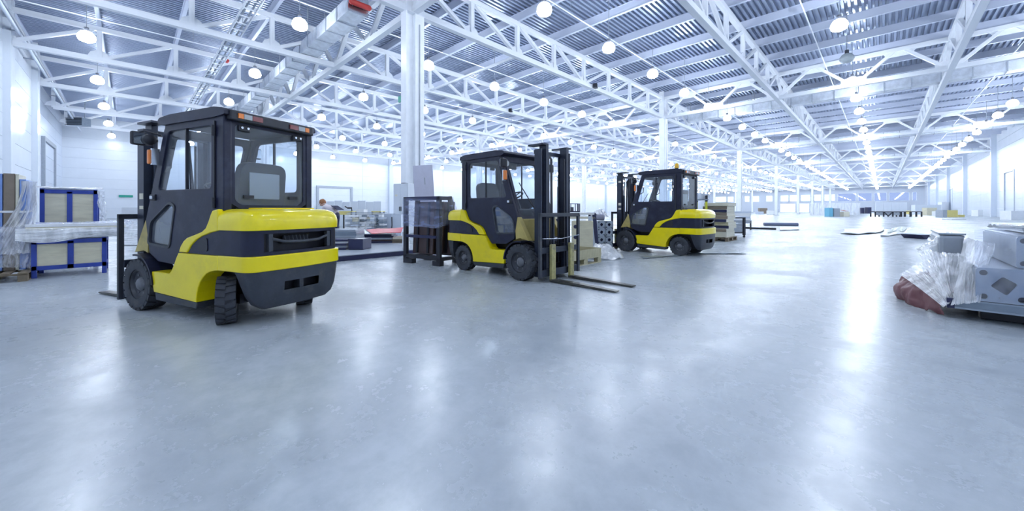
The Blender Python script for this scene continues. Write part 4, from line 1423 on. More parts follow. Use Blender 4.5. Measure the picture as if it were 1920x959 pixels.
# --- low platform with goods behind the first forklift
PZ = 0.13
pf = thing('low_platform', 'low grey platform with a dark edge behind the rear view forklift', 'platform', (-8.62, 3.4, 0))
MB().box(-6.0, 0, -2.6, 2.2, 0, PZ - 0.02).build('plinth', M_NAVY, pf)
for i in range(4):
    MB().box(-6.0, 0.01, -2.6 + i * 1.2 + 0.004, -2.6 + (i + 1) * 1.2 - 0.004, PZ - 0.02, PZ).build('deck_plate', M_GREYB, pf)


def cam_box(name, label, cat, m, px0, px1, D, z0, z1, depth, lid=None, turn=0.0, bevel=0.01):
    """box whose front spans two pixel columns at distance D, facing the camera stand"""
    c0, c1 = ray(px0, D), ray(px1, D)
    c = (c0 + c1) / 2
    L = (c1 - c0).length / 2
    t = thing(name, label, cat, (c.x, c.y, z0), YAW + turn)
    MB().box(-L, L, 0, depth, 0, z1 - z0 - 0.015).build('body', m, t, bevel=bevel)
    MB().box(-L - 0.005, L + 0.005, -0.005, depth + 0.005, z1 - z0 - 0.015, z1 - z0).build('lid', lid or m, t)
    return t


def cam_boards(name, label, cat, mats, px0, px1, D, z0, th, n, depth, jit=0.03, turn=0.0, gap=0.004):
    c0, c1 = ray(px0, D), ray(px1, D)
    c = (c0 + c1) / 2
    L = (c1 - c0).length / 2
    t = thing(name, label, cat, (c.x, c.y, z0), YAW + turn)
    for i in range(n):
        dx, dy = random.uniform(-jit, jit), random.uniform(-jit, jit)
        MB().box(-L + dx, L + dx, dy, depth + dy, i * (th + gap), i * (th + gap) + th).build('board', mats[i % len(mats)], t)
    return t


cam_box('equipment_case', 'navy equipment case on the platform with white sheets beside it', 'case', M_NAVY, 652, 681, 9.6, PZ, 0.41, 0.45, turn=-0.12)
cam_boards('sheet_stack', 'loose white sheets on dark boards on the platform edge', 'sheets', [M_NAVY, M_GREYB, M_NAVY, M_WHITE], 612, 650, 9.6, PZ, 0.05, 5, 0.5, 0.03, 0.1)
cam_boards('steel_sheet_stack', 'stack of long grey steel sheets lying on the platform', 'steel sheets', [M_STEELG, M_GREYB, M_STEELG], 585, 668, 10.6, PZ, 0.055, 8, 0.6, 0.02)
cam_boards('dark_board_stack', 'dark boards under the red sheet', 'boards', [M_NAVY, M_BROWNP, M_GREYB, M_NAVY], 681, 735, 11.6, PZ, 0.05, 5, 0.6, 0.05, 0.1)
cam_boards('timber_stack', 'low stack of timber boards behind the wrapped rack', 'boards', [M_CARD, M_WOODD, M_CREAM], 735, 758, 11.5, PZ, 0.06, 3, 0.6, 0.03)
c00, c10, c01, c11 = ray(697, 11.5, 0.42), ray(752, 11.3, 0.47), ray(686, 12.3, 0.50), ray(757, 12.5, 0.56)
rs = crumple('red_sheet', 'red plastic sheet spread over the dark boards', 'sheet', bil(c00, c10, c01, c11), 20, 10, M_REDC, 0.015, 2.0, 3.0)
sm = rs.modifiers.new('thickness', 'SOLIDIFY')
sm.thickness = 0.01
c00, c10, c01, c11 = ray(668, 11.4, 0.42), ray(694, 11.45, 0.42), ray(668, 12.2, 0.46), ray(684, 12.3, 0.50)
sh = crumple('white_sheet', 'white glossy sheet lying next to the red sheet', 'sheet', bil(c00, c10, c01, c11), 14, 8, M_WHITE, 0.03, 3.0, 5.0)
sm = sh.modifiers.new('thickness', 'SOLIDIFY')
sm.thickness = 0.008
cam_box('foam_block', 'white foam block standing beside the wrapped rack', 'block', M_WHITE, 754, 764, 9.7, PZ, 0.58, 0.2)
for i, (p0, p1, D_, n_, lb) in enumerate(((646, 668, 15.5, 9, 'stack of pale boards with dark ends nearest the person'), (668, 685, 15.8, 9, 'stack of white cartons in the middle of the carton row'),
                                          (685, 703, 16.0, 9, 'stack of grey and white cartons beside the grey cabinet'), (703, 720, 16.2, 8, 'short stack of white cartons against the grey cabinet'))):
    c0, c1 = ray(p0 + 1.0, D_), ray(p1 - 1.0, D_)
    cc, Lc = (c0 + c1) / 2, (c1 - c0).length / 2
    t = thing('carton_stack', lb, 'cartons', (cc.x, cc.y, 0), YAW)
    for q in range(n_ + 1):
        cut = random.uniform(-0.4, 0.4) * Lc
        for a0, a1 in ((-Lc, cut - 0.005), (cut + 0.005, Lc)):
            dy = random.uniform(-0.03, 0.03)
            MB().box(a0, a1, dy, 0.5 + dy, q * 0.095, q * 0.095 + random.choice((0.07, 0.082, 0.09))).build('carton', random.choice((M_WHITE, M_WHITE, M_GREYB, M_WALLB, M_STEELG, M_CREAM)), t)
cam_boards('loose_sheet_pile', 'loose bent grey sheets lying over the carton row', 'sheets', [M_GREYB, M_WHITE, M_STEELG], 650, 718, 16.1, 0.955, 0.014, 4, 0.35, 0.10, gap=0.012)
cam_box('grey_cabinet', 'low grey cabinet left of the electrical cabinet', 'cabinet', M_WALLB, 720, 734, 16.8, 0, 0.98, 0.5)
cam_box('grey_cabinet', 'low grey cabinet with a cable in front of the electrical cabinet', 'cabinet', M_WALLB, 735.5, 752, 15.9, 0, 0.96, 0.35)
cb = tag(MB().tube([ray(734.6, 15.8, 0.85), ray(735, 15.75, 0.5), ray(733.6, 15.75, 0.2), ray(735, 15.7, 0.03)], 0.025, 6).build('cable', M_BLACK), 'black cable hanging between the two low grey cabinets', 'cable')


def table_thing(label, px0, px1, D, z, depth, m_top, m_leg, turn=0.0, th=0.04):
    c0, c1 = ray(px0, D), ray(px1, D)
    c = (c0 + c1) / 2
    L = (c1 - c0).length / 2
    t = thing('work_table', label, 'table', (c.x, c.y, 0), YAW + turn)
    MB().box(-L, L, 0, depth, z - th, z).build('table_top', m_top, t)
    for xx in (-L + 0.05, L - 0.05):
        for yy in (0.05, depth - 0.05):
            MB().box(xx - 0.03, xx + 0.03, yy - 0.03, yy + 0.03, 0, z - th).build('leg', m_leg, t)
    MB().box(-L + 0.05, L - 0.05, 0.02, 0.06, z - th - 0.14, z - th).build('apron', m_top, t)
    return t


table_thing('yellow edged work table next to the person', 632, 660, 19.0, 1.09, 0.7, M_BOARDY, M_BLACK)
table_thing('yellow edged work table carrying white boxes behind the cartons', 696, 714, 20.0, 1.09, 0.7, M_BOARDY, M_BLACK)
cam_box('white_box', 'large white box standing on the floor behind the cartons', 'box', M_WHITE, 668, 682, 18.5, 0, 1.18, 0.5)
cam_box('white_box', 'small white box in front of the yellow edged table', 'box', M_WHITE, 704, 716, 18.2, 0, 1.0, 0.4)
pc = thing('power_tool', 'dark hand tool clamped on the yellow edged table', 'tool', ray(655, 19.2, 1.09), YAW)
MB().box(-0.12, 0.12, 0.0, 0.08, 0.12, 0.20).build('motor', M_BLACK, pc, bevel=0.02)
MB().tube([(-0.12, 0.04, 0.17), (-0.24, 0.04, 0.24)], 0.03, 8).build('nozzle', M_BLACK, pc)
MB().bar((0.10, 0.04, 0.14), (0.12, 0.04, 0.0), 0.04, 0.04).build('grip', M_BLACK, pc)
# white partition of upright boards in the background
for i in range(8):
    p0 = 598 + i * 14.6
    cam_box('partition_panel', ['white upright partition panel, %s from the grey wall gate' % ORD[i]][0], 'partition', M_WALL, p0, p0 + 14.2, 27.0 + 0.15 * (i % 2), 0, 1.72 + 0.05 * (i % 3), 0.08)
# electrical cabinet by the column
ec = thing('electrical_cabinet', 'tall white electrical cabinet beside the nearest column', 'cabinet', ray(752, 17.2), YAW - 0.55)
MB().box(-0.50, 0.44, 0, 0.55, 0.1, 2.36).build('body', M_WALL, ec, bevel=0.01)
MB().box(-0.50, 0.44, 0.02, 0.53, 0, 0.1).build('plinth', M_GREYB, ec)
for q in (0, 1):
    d = MB().box(-0.485 + q * 0.46, -0.035 + q * 0.46, -0.02, 0.0, 0.14, 2.32).build('door', M_WALL, ec, bevel=0.006)
    MB().box(-0.09 + q * 0.10, -0.06 + q * 0.10, -0.045, -0.02, 1.1, 1.3).build('handle', M_BLACK, d)
MB().box(-0.38, -0.22, -0.026, -0.02, 1.78, 1.86).build('warning_label', M_CREAM, ec)
MB().box(-0.1, 0.1, 0.1, 0.3, 2.36, 2.40).build('vent_cap', M_BLACK, ec)
jb = thing('junction_box', 'small grey junction box on the cabinet side of the nearest column', 'box', (-16.6, 9.30, 1.5))
MB().box(-0.15, 0.15, -0.09, 0.03, -0.25, 0.25).build('body', M_GREYB, jb, bevel=0.02)
MB().box(-0.12, 0.12, -0.10, -0.09, -0.2, 0.2).build('cover', M_WALLB, jb)

# --- black rack with brown panels, wrapped in film
rl = floor_at(759, 493)
rr_ = floor_at(821, 500)
rdir = (rr_ - rl).normalized()
rk = thing('panel_rack', 'black steel A frame rack holding dark brown panels', 'rack', (rl + rr_) / 2, math.atan2(rdir.y, rdir.x))
RW, RH, RD = (rr_ - rl).length / 2, 1.43, 0.80
for s in (-1, 1):
    MB().box(s * RW - 0.045, s * RW + 0.045, 0, 0.07, 0.10, RH).build('front_post', M_BLACK, rk)
    MB().bar((s * RW, RD, 0.10), (s * RW, 0.34, RH), 0.08, 0.07).build('rear_leg', M_BLACK, rk)
    MB().box(s * RW - 0.05, s * RW + 0.05, 0, RD, 0.10, 0.17).build('base_rail', M_BLACK, rk)
    MB().box(s * RW - 0.045, s * RW + 0.045, 0, 0.36, RH - 0.07, RH).build('top_side_rail', M_BLACK, rk)
    for yy in (0.0, RD - 0.2):
        MB().box(s * RW - (0.05 if s < 0 else 0.16), s * RW + (0.22 if s < 0 else 0.05), yy, yy + 0.12, 0, 0.10).build('foot', M_BLACK, rk)
MB().box(-RW, RW, 0, 0.06, 0.12, 0.20).build('bottom_rail', M_BLACK, rk)
MB().box(-RW, RW, 0, 0.05, 0.56, 0.62).build('middle_rail', M_NAVY, rk)
MB().box(-RW, RW, 0, 0.07, RH - 0.07, RH).build('top_rail', M_NAVY, rk)
MB().box(-RW, RW, 0.30, 0.36, RH - 0.07, RH).build('top_rail', M_NAVY, rk)
MB().box(-RW, RW, RD - 0.06, RD, 0.12, 0.18).build('rear_rail', M_BLACK, rk)
Mr = Matrix.Translation(rk.location) @ Matrix.Rotation(rk.rotation_euler.z, 4, 'Z')
for i in range(3):
    t = thing('brown_panel', ['dark brown panel leaning foremost in the black rack', 'dark brown panel leaning in the middle of the black rack', 'dark brown panel leaning rearmost in the black rack'][i], 'panel',
              Mr @ Vector((-0.12 + 0.15 * i, 0.16 + 0.12 * i, 0.21)), rk.rotation_euler.z)
    MB().box(-0.30, 0.30, 0, 0.035, 0, 1.12).xform(Matrix.Rotation(math.radians(-3 - i), 4, 'X')).build('face', M_BROWNP, t)
    for xx in (-0.18, 0.14):
        MB().box(xx, xx + 0.05, -0.03, 0.0, 0.02, 1.10).xform(Matrix.Rotation(math.radians(-3 - i), 4, 'X')).build('batten', M_BLACK, t)
bl = bil(Mr @ Vector((-RW - 0.06, -0.015, 1.41)), Mr @ Vector((RW + 0.06, -0.015, 1.36)), Mr @ Vector((-RW - 0.05, -0.02, 0.80)), Mr @ Vector((RW + 0.06, -0.02, 0.78)))
crumple('stretch_film_sheet', 'tight bluish film across the front of the black rack', 'plastic film', bl, 26, 18, M_FILMD, 0.012, 5.0, 21.0)
bl = bil(Mr @ Vector((RW + 0.06, -0.01, 1.42)), Mr @ Vector((RW + 0.06, 0.40, 1.42)), Mr @ Vector((RW + 0.06, -0.01, 0.78)), Mr @ Vector((RW + 0.07, 0.60, 0.95)))
crumple('stretch_film_sheet', 'wrinkled film round the side of the black rack', 'plastic film', bl, 14, 18, M_FILMD, 0.02, 6.0, 24.0)
lp = thing('lilac_board', 'tall lilac white board leaning behind the black rack', 'board', ray(803, 9.3, 0), YAW + 0.10)
MB().box(-0.24, 0.24, 0, 0.03, 0, 2.26).xform(Matrix.Rotation(math.radians(-3.5), 4, 'Y')).build('face', M_LILAC, lp, bevel=0.004)
MB().box(0.02, 0.04, -0.006, 0.0, 1.78, 1.95).xform(Matrix.Rotation(math.radians(-3.5), 4, 'Y')).build('scratch_tape', M_GREYB, lp)
cam_boards('board_stack', 'stack of white boards on dunnage behind the middle forklift', 'boards', [M_WHITE, M_CREAM, M_GREYB], 838, 868, 13.0, 0.0, 0.08, 6, 0.8, 0.05)

# --- behind the middle forklift: pallet with collar, plywood box, table, foil heap
pr = floor_at(1127.4, 492)
pc_ = Vector((pr.x + 0.0, pr.y - 0.6, 0))
PX = pr.x
pallet('pale wooden pallet with a low collar in front of the plywood box', (PX - 0.4, pr.y - 0.6, 0), math.pi / 2, 1.2, 0.8)
colr = thing('pallet_collar', 'low plank collar sitting on the pale pallet', 'pallet collar', (PX - 0.4, pr.y - 0.6, 0.146))
for x0, x1, y0, y1 in ((-0.4, -0.375, -0.6, 0.6), (0.375, 0.4, -0.6, 0.6), (-0.375, 0.375, -0.6, -0.575), (-0.375, 0.375, 0.575, 0.6)):
    MB().box(x0, x1, y0, y1, 0, 0.17).build('plank', M_WOOD, colr)
MB().box(-0.36, 0.36, -0.56, 0.56, 0.0, 0.03).build('floor_sheet', M_CARD, colr)
pb = thing('plywood_box', 'tall pale plywood box behind the pallet with the collar', 'box', ray(1094, 9.6), YAW - 0.2)
MB().box(-0.30, 0.24, 0, 0.035, 0, 0.86).build('front_panel', M_PLY, pb)
MB().box(-0.30, -0.265, 0.035, 0.6, 0, 0.86).build('side_panel', M_PLY, pb)
MB().box(0.205, 0.24, 0.035, 0.6, 0, 0.86).build('side_panel', M_PLY, pb)
MB().box(-0.265, 0.205, 0.565, 0.6, 0, 0.86).build('back_panel', M_PLY, pb)
for zz in (0.15, 0.45, 0.72):
    MB().lathe([(0.05, -0.008), (0.05, 0.0)], 'y', 12, (-0.20, 0, zz)).build('dark_hole_disc', M_NAVY, pb)  # dark discs stand in for the shade inside open holes
tb_ = thing('leaning_table', 'white topped table with dark splayed end board behind the plywood box', 'table', ray(1090, 10.4), YAW)
MB().box(-0.75, 0.36, 0, 0.6, 1.02, 1.08).build('table_top', M_WHITE, tb_)
MB().box(-0.72, 0.40, 0.02, 0.5, 0.90, 0.96).build('shelf', M_CREAM, tb_)
MB().bar((0.45, 0.05, 0.0), (0.36, 0.05, 1.06), 0.10, 0.06).build('end_board', M_NAVY, tb_)
MB().bar((0.36, 0.02, 0.0), (0.24, 0.02, 0.98), 0.10, 0.03).build('end_sheet', M_WALLB, tb_)
MB().box(-0.72, -0.66, 0.05, 0.11, 0, 1.02).build('leg', M_NAVY, tb_)
MB().box(-0.72, -0.66, 0.5, 0.56, 0, 1.02).build('leg', M_NAVY, tb_)
MB().box(0.30, 0.36, 0.5, 0.56, 0, 1.02).build('leg', M_NAVY, tb_)
rl_ = thing('sheet_roll', 'short lilac roll lying on the stacked aluminium profiles', 'roll', ray(1119, 10.3, 1.08), YAW)
MB().lathe([(0.10, -0.14), (0.10, 0.14)], 'x', 18, (0, 0.2, 0.0)).build('outer_wrap', M_LILAC, rl_, 40)
MB().lathe([(0.035, -0.15), (0.035, 0.15)], 'x', 12, (0, 0.2, 0.0)).build('core_tube', M_CARD, rl_, 40)
rl_.location = ray(1126, 10.55, 0.95)


def profile_bar(label, loc, rz, L=1.2, w=0.30, group=None, holes=True):
    """aluminium box profile with a drilled end plate"""
    t = thing('aluminium_profile', label, 'profile', loc, rz, group)
    h = w / 2
    dia = rnd([(-h * 0.45, -h * 0.05), (0.0, h * 0.55), (h * 0.55, h * 0.15), (h * 0.15, -h * 0.55)], 0.02)
    hl = [dia] + [[(cx_ + h * 0.17 * math.cos(2 * math.pi * k / 10), cz_ + h * 0.17 * math.sin(2 * math.pi * k / 10)) for k in range(10)] for cx_, cz_ in ((-h * 0.7, h * 0.7), (-h * 0.7, -h * 0.7), (h * 0.7, -h * 0.72))]
    e = MB().ext(rnd([(-h, -h), (h, -h), (h, h), (-h, h)], 0.04), -0.01, 0.01, holes=hl, plane='xz')
    e.xform(Matrix.Translation((0, 0, h)))
    e.build('end_plate', M_ALU, t)
    sh_ = MB()
    for sx in (-1, 1):
        sh_ = MB().box(*sorted((sx * h * 0.98, sx * h * 0.90)), 0.012, L, 0.02, w - 0.02)
        sh_.build('side_wall', M_ALU, t)
    MB().box(-h * 0.9, h * 0.9, 0.012, L, 0.0, 0.02).build('bottom_wall', M_ALU, t)
    MB().box(-h * 0.9, h * 0.9, 0.012, L, w - 0.02, w).build('top_wall', M_ALU, t)
    MB().box(-h * 0.88, h * 0.88, 0.06, 0.07, 0.02, w - 0.02).build('inner_shade_sheet', M_NAVY, t)  # dark sheet standing in for the shade inside the hollow profile
    return t


k = 0
for r_i in range(4):
    for c_i in range(2):
        base_p = ray(1127.5 + c_i * 14.2, 10.5)
        profile_bar('aluminium profile behind the plywood box, %s layer up, %s column' % (ORD[r_i], ['plywood side', 'forklift side'][c_i]), (base_p.x, base_p.y, r_i * 0.212), YAW + 0.1, 0.55, 0.205, 'profiles stacked behind the plywood box')
pw0 = ray(1131, 11.5)
crumple('stretch_film_sheet', 'pale film mound over the stacked profiles behind the forklift', 'plastic film',
        lambda u, v: tuple(cw((1113 + 25 * u - CX) / FOC * 10.6, 10.45 + 0.6 * v, 0.92 + 0.20 * math.sin(u * math.pi) * math.sin(0.4 + v * 2.3))), 24, 18, M_FILMW, 0.06, 4.0, 31.0)
# white foil heap on the floor
hc = floor_at(1134, 484)


def heap(u, v):
    a_ = 2 * math.pi * u
    r0 = 1.0 - v
    ex, ey = 0.42 * r0, 0.50 * r0
    return (hc.x + ex * math.cos(a_) * 1.0 - 0.1 * v, hc.y + ey * math.sin(a_) - 0.0, 0.30 * (1 - r0 ** 2) + 0.02 + 0.10 * max(0, math.cos(a_ - 2.4)) * r0 * v)


crumple('foil_heap', 'heap of crumpled white plastic foil on the floor beside the pallet', 'plastic foil', heap, 40, 14, M_FILMW, 0.055, 5.5, 40.0)
# strips and scraps on the floor by the beacon forklift
for i, (p0, p1, w_) in enumerate((((1205, 485), (1280, 479), 0.10), ((1262, 476), (1392, 476), 0.14))):
    A_, B_ = floor_at(*p0), floor_at(*p1)
    q = grid_mesh(lambda u, v: tuple(A_.lerp(B_, u) + Vector((FX, FY, 0)) * (w_ * (v - 0.5) * 2.2) + Vector((0, 0, 0.008 + 0.012 * abs(math.sin(u * 9 + v))))), 16, 3)
    o = q.build('floor_strip', M_STEELG, None, 40)
    tag(o, ['dark sheet strip lying in front of the beacon forklift', 'thin grey sheet lying beyond the beacon forklift'][i], 'strip')
    o.modifiers.new('thickness', 'SOLIDIFY').thickness = 0.006

# --- right of the beacon forklift
pp = floor_at(1349, 452)
pallet('weathered pallet under the tall crate stack', (pp.x - 0.1, pp.y + 0.35, 0), math.pi / 2, 1.2, 0.9, M_WOODD)
zc = 0.15
crate_cols = [M_CREAM, M_CARD, M_NAVY, M_WOOD, M_NAVY, M_CARD, M_CARD, M_NAVY, M_CARD, M_CREAM]
for i in range(10):
    hh = 0.20 if i == 0 else 0.118
    ox, oy = random.uniform(-0.04, 0.04), random.uniform(-0.09, 0.09) + (0.08 if i == 3 else 0)
    t = thing('wooden_crate', 'flat cream crate in the tall stack on the weathered pallet, %s from the bottom' % ORD[i], 'crate', (pp.x - 0.1 + ox, pp.y + 0.35 + oy, zc), 0, 'flat crates in the tall stack')
    MB().box(-0.40, 0.40, -0.52, 0.52, 0, hh - 0.012).build('body', M_CREAM, t)
    MB().box(-0.41, 0.41, -0.535, -0.52, 0.004, hh - 0.014).build('end_board', crate_cols[i], t)
    MB().box(-0.41, 0.41, -0.53, 0.53, hh - 0.012, hh - 0.002).build('lid', M_CREAM, t)
    zc += hh
yr = ray(1318, 13.6)
yk_ = thing('yellow_rack', 'yellow post rack with silver boxes behind the beacon forklift', 'rack', (yr.x, yr.y, 0), YAW)
for xx in (-0.34, 0.12):
    for yy in (0, 0.7):
        MB().box(xx - 0.03, xx + 0.03, yy - 0.03, yy + 0.03, 0, 1.45).build('post', M_YRACK, yk_)
        MB().box(xx - 0.035, xx + 0.035, yy - 0.035, yy + 0.035, 1.45, 1.68).build('post_cap', M_BLACK, yk_)
MB().bar((-0.34, 0, 1.40), (-0.12, 0, 0.85), 0.03, 0.04).build('brace', M_YRACK, yk_)
MB().bar((-0.34, 0, 0.85), (-0.34, 0.7, 1.4), 0.03, 0.04).build('brace', M_YRACK, yk_)
MB().box(-0.40, 0.18, -0.04, 0.74, 1.50, 1.54).build('shelf', M_STEELG, yk_)
MB().box(-0.40, 0.18, -0.04, 0.74, 0.60, 0.64).build('shelf', M_STEELG, yk_)
for i in range(3):
    b_ = box_thing('silver_box', 'silver box on the yellow rack, %s from its outer post' % ORD[2 - i], 'box', M_GALV, yr.x - 0.3 * RX + 0.19 * i * RX - 0.07, yr.x - 0.3 * RX + 0.19 * i * RX + 0.07, yr.y + 0.2 - 0.3 * RY + 0.19 * i * RY - 0.07, yr.y + 0.2 - 0.3 * RY + 0.19 * i * RY + 0.07, 1.54, 1.78 - 0.04 * i, YAW)
bt = floor_at(1384, 446)
wt = thing('trolley_table', 'black framed trolley table loaded with grey panels', 'table', (bt.x, bt.y, 0), YAW + 0.25)
for xx, yy in ((-0.52, 0), (0.30, 0), (0.30, 0.62), (-0.52, 0.62)):
    lg = MB().box(xx - 0.04, xx + 0.04, yy - 0.04, yy + 0.04, 0.10, 0.84).build('leg', M_BLACK, wt)
    MB().lathe([(0.05, -0.02), (0.05, 0.02)], 'y', 12, (xx, yy, 0.05)).build('caster', M_BLACK, lg)
MB().box(-0.58, 0.36, -0.06, 0.68, 0.84, 0.88).build('table_top', M_WALLB, wt)
MB().box(-0.56, 0.34, -0.03, 0.65, 0.80, 0.84).build('top_frame', M_BLACK, wt)
MB().box(-0.54, 0.32, 0, 0.62, 0.18, 0.22).build('shelf', M_BLACK, wt)
for i in range(5):
    MB().box(-0.47, 0.24, 0.02, 0.60, 0.225 + i * 0.075, 0.225 + i * 0.075 + 0.068).build('panel', M_GREYB, wt)
cam_boards('board_stack', 'stack of white boards on a low bench beyond the trolley table', 'boards', [M_WHITE, M_WALLB, M_WHITE], 1376, 1408, 22.0, 0.55, 0.10, 5, 0.8, 0.04)
table_thing('low bench carrying white boards beyond the trolley table', 1374, 1410, 21.9, 0.54, 1.0, M_GREYB, M_BLACK)
cam_box('white_box', 'white box on the floor between the crate stack and the bench', 'box', M_WHITE, 1354, 1366, 18.0, 0, 1.12, 0.5)
cam_box('equipment_case', 'slatted grey case beside the bench with white boards', 'case', M_GREYB, 1367, 1376, 20.0, 0.0, 1.0, 0.4)


def roll(label, p0, p1, r, m):
    A_, B_ = floor_at(*p0), floor_at(*p1)
    d_ = B_ - A_
    t = thing('sheet_roll', label, 'roll', ((A_ + B_) / 2), math.atan2(d_.y, d_.x))
    L = d_.length / 2
    MB().lathe([(r, -L), (r, L)], 'x', 18, (0, 0, r)).build('outer_wrap', m, t, 40)
    MB().lathe([(r * 0.4, -L - 0.01), (r * 0.4, L + 0.01)], 'x', 12, (0, 0, r)).build('core_tube', M_CARD, t, 40)
    return t


roll('long grey blue roll lying on the open floor', (1432, 423.5), (1496, 424), 0.11, mat('roll_grey_blue', (0.16, 0.19, 0.30), 0.5))
roll('thin dark roll lying beside the trolley table', (1394, 429), (1455, 431.2), 0.055, M_BLACK)
A_ = floor_at(1478, 427)
o = tag(grid_mesh(lambda u, v: tuple(floor_at(1462 + 36 * u, 432.5 - 7 * v + 2 * u * (v - 0.5), 0.02) + Vector((0, 0, 0.03 * math.sin(u * 5 + v * 3) ** 2))), 10, 5).build('floor_sheet', M_STEELG, None, 40), 'dark bent sheet lying beside the long roll', 'sheet')
o.modifiers.new('thickness', 'SOLIDIFY').thickness = 0.01

# --- far goods
def far_box(label, cat, m, px0, px1, base_y, top_y, depth=1.0, name='storage_cabinet'):
    D = CAM_H * FOC / (base_y - HY)
    z1 = CAM_H + (HY - top_y) / FOC * D
    return cam_box(name, label, cat, m, px0, px1, D, 0, z1, depth)


far_box('teal cabinet standing in front of the white enclosure', 'cabinet', M_TEAL, 1555, 1562, 406.5, 390)
far_box('grey machine bench beside the teal cabinet', 'bench', M_GREYB, 1564, 1575, 406.5, 391, name='machine_bench')
far_box('cream box with an orange cloth near the teal cabinet', 'box', M_CREAM, 1582, 1593, 406.5, 397.5, name='cream_box')
o = tag(crumple('orange_cloth', 'orange cloth thrown over the cream box', 'cloth', lambda u, v: tuple(ray(1582 + 10 * u, 65.0, 1.12 - 0.22 * u + 0.02 * v) + Vector((FX, FY, 0)) * (0.8 * v)), 10, 6, mat('orange_cloth', (0.75, 0.22, 0.06), 0.6), 0.05, 1.5, 3.0), None)
# white enclosure of hanging plastic
for i in range(8):
    p0 = 1519 + i * 11.7
    a0, a1 = ray(p0, 92), ray(p0 + 11.5, 92)
    pn = grid_mesh(lambda u, v: tuple(a0.lerp(a1, u) + Vector((FX, FY, 0)) * (0.12 * math.sin(u * 12)) + Vector((0, 0, 2.85 * v))), 10, 2).build('curtain_panel', M_CURT, None, 60)
    tag(pn, 'white plastic curtain panel of the far enclosure, %s from the open gates' % ORD[i], 'curtain', 'curtain panels of the far enclosure')
for i in range(4):
    p0 = 1642 + i * 14.8
    cam_box('partition_panel', 'tall white far partition panel, %s from the enclosure' % ORD[i], 'partition', M_WALL, p0, p0 + 14.5, 125, 0, 3.7, 0.2)
for i, (p0, p1, lb) in enumerate(((1641, 1690, 'long black frame bench with a grey panel before the far partition'), (1696, 1728, 'long empty black frame bench before the far partition'))):
    D = CAM_H * FOC / 12.8
    c0, c1 = ray(p0, D), ray(p1, D)
    L = (c1 - c0).length / 2
    t = thing('frame_bench', lb, 'bench', ((c0 + c1) / 2), YAW)
    for xx in (-L, -L * 0.35, L * 0.35, L):
        for yy in (0, 0.8):
            MB().box(xx - 0.07, xx + 0.07, yy - 0.07, yy + 0.07, 0, 0.85).build('leg', M_BLACK, t)
    for yy in (0, 0.8):
        MB().box(-L, L, yy - 0.06, yy + 0.06, 0.77, 0.89).build('rail', M_BLACK, t)
    if i == 0:
        MB().box(-L * 0.95, L * 0.9, 0.05, 0.1, 0.25, 0.75).build('panel', M_GREYB, t)
        MB().bar((-L * 0.35, -0.02, 0.85), (0, -0.02, 0.1), 0.1, 0.1).build('brace', M_BLACK, t)
        MB().bar((L * 0.35, -0.02, 0.85), (0, -0.02, 0.1), 0.1, 0.1).build('brace', M_BLACK, t)
far_box('pale yellow crate with a black device by the right wall', 'crate', M_PLY, 1738, 1757, 404.2, 390, name='goods_crate')
far_box('white appliance between the yellow crates', 'appliance', M_WHITE, 1758, 1766, 405, 396.5, name='white_appliance')
far_box('grey sided goods crate facing the open hall', 'crate', M_GREYB, 1768, 1776, 408.3, 394, name='goods_crate')
far_box('yellow fronted goods crate next to the grey one', 'crate', M_BOARDY, 1776.5, 1796, 407.8, 394.5, name='goods_crate')
far_box('low yellow crate pile end beside the yellow fronted crate', 'crate', M_BOARDY, 1797, 1809, 407.5, 403, name='goods_crate')
far_box('white slab with dark edge lying on the open floor', 'slab', M_WHITE, 1785, 1812, 413, 410.5, name='white_slab')
far_box('white wrapped pallet load before the right wall', 'pallet load', M_WALL, 1716, 1765, 402.2, 384.5, name='wrapped_load')
far_box('tall white cabinet before the right wall', 'cabinet', M_WHITE, 1766, 1779, 401.8, 379.5, name='white_cabinet')
far_box('white machine with a dark foot by the right wall', 'machine', M_WHITE, 1834, 1843, 406, 394, name='white_machine')
far_box('slim white switch cabinet against a right wall column', 'cabinet', M_WHITE, 1844, 1855, 405, 378, name='switch_cabinet')
far_box('large white crate close to the right wall gate', 'crate', M_WHITE, 1896, 1925, 413, 395.5, name='white_crate')
far_box('pale yellow board pile left of the pale crate', 'boards', M_BOARDY, 1706, 1736, 401.8, 395.5, name='board_pile')
far_box('dark machine stand beside the white enclosure', 'machine', M_NAVY, 1616, 1621, 400.8, 390, name='machine_stand')
far_box('dark lathe shaped machine beyond the enclosure', 'machine', M_NAVY, 1627, 1634, 400.8, 389, name='machine_stand')
far_box('white barrier row at the foot of a far column', 'barrier', M_WHITE, 1442, 1456, 402.5, 395, name='barrier_block')
far_box('rack of small orange and white cartons beyond the columns', 'rack', M_CARD, 1425, 1439, 401, 390.5, name='carton_rack')
far_box('grey blue low cart on the floor beyond the columns', 'cart', M_WALLB, 1421, 1432, 402, 397, name='low_cart')
far_box('long row of white cartons along the left wall', 'cartons', M_WHITE, 228, 272, 411.5, 389.5, name='carton_row')
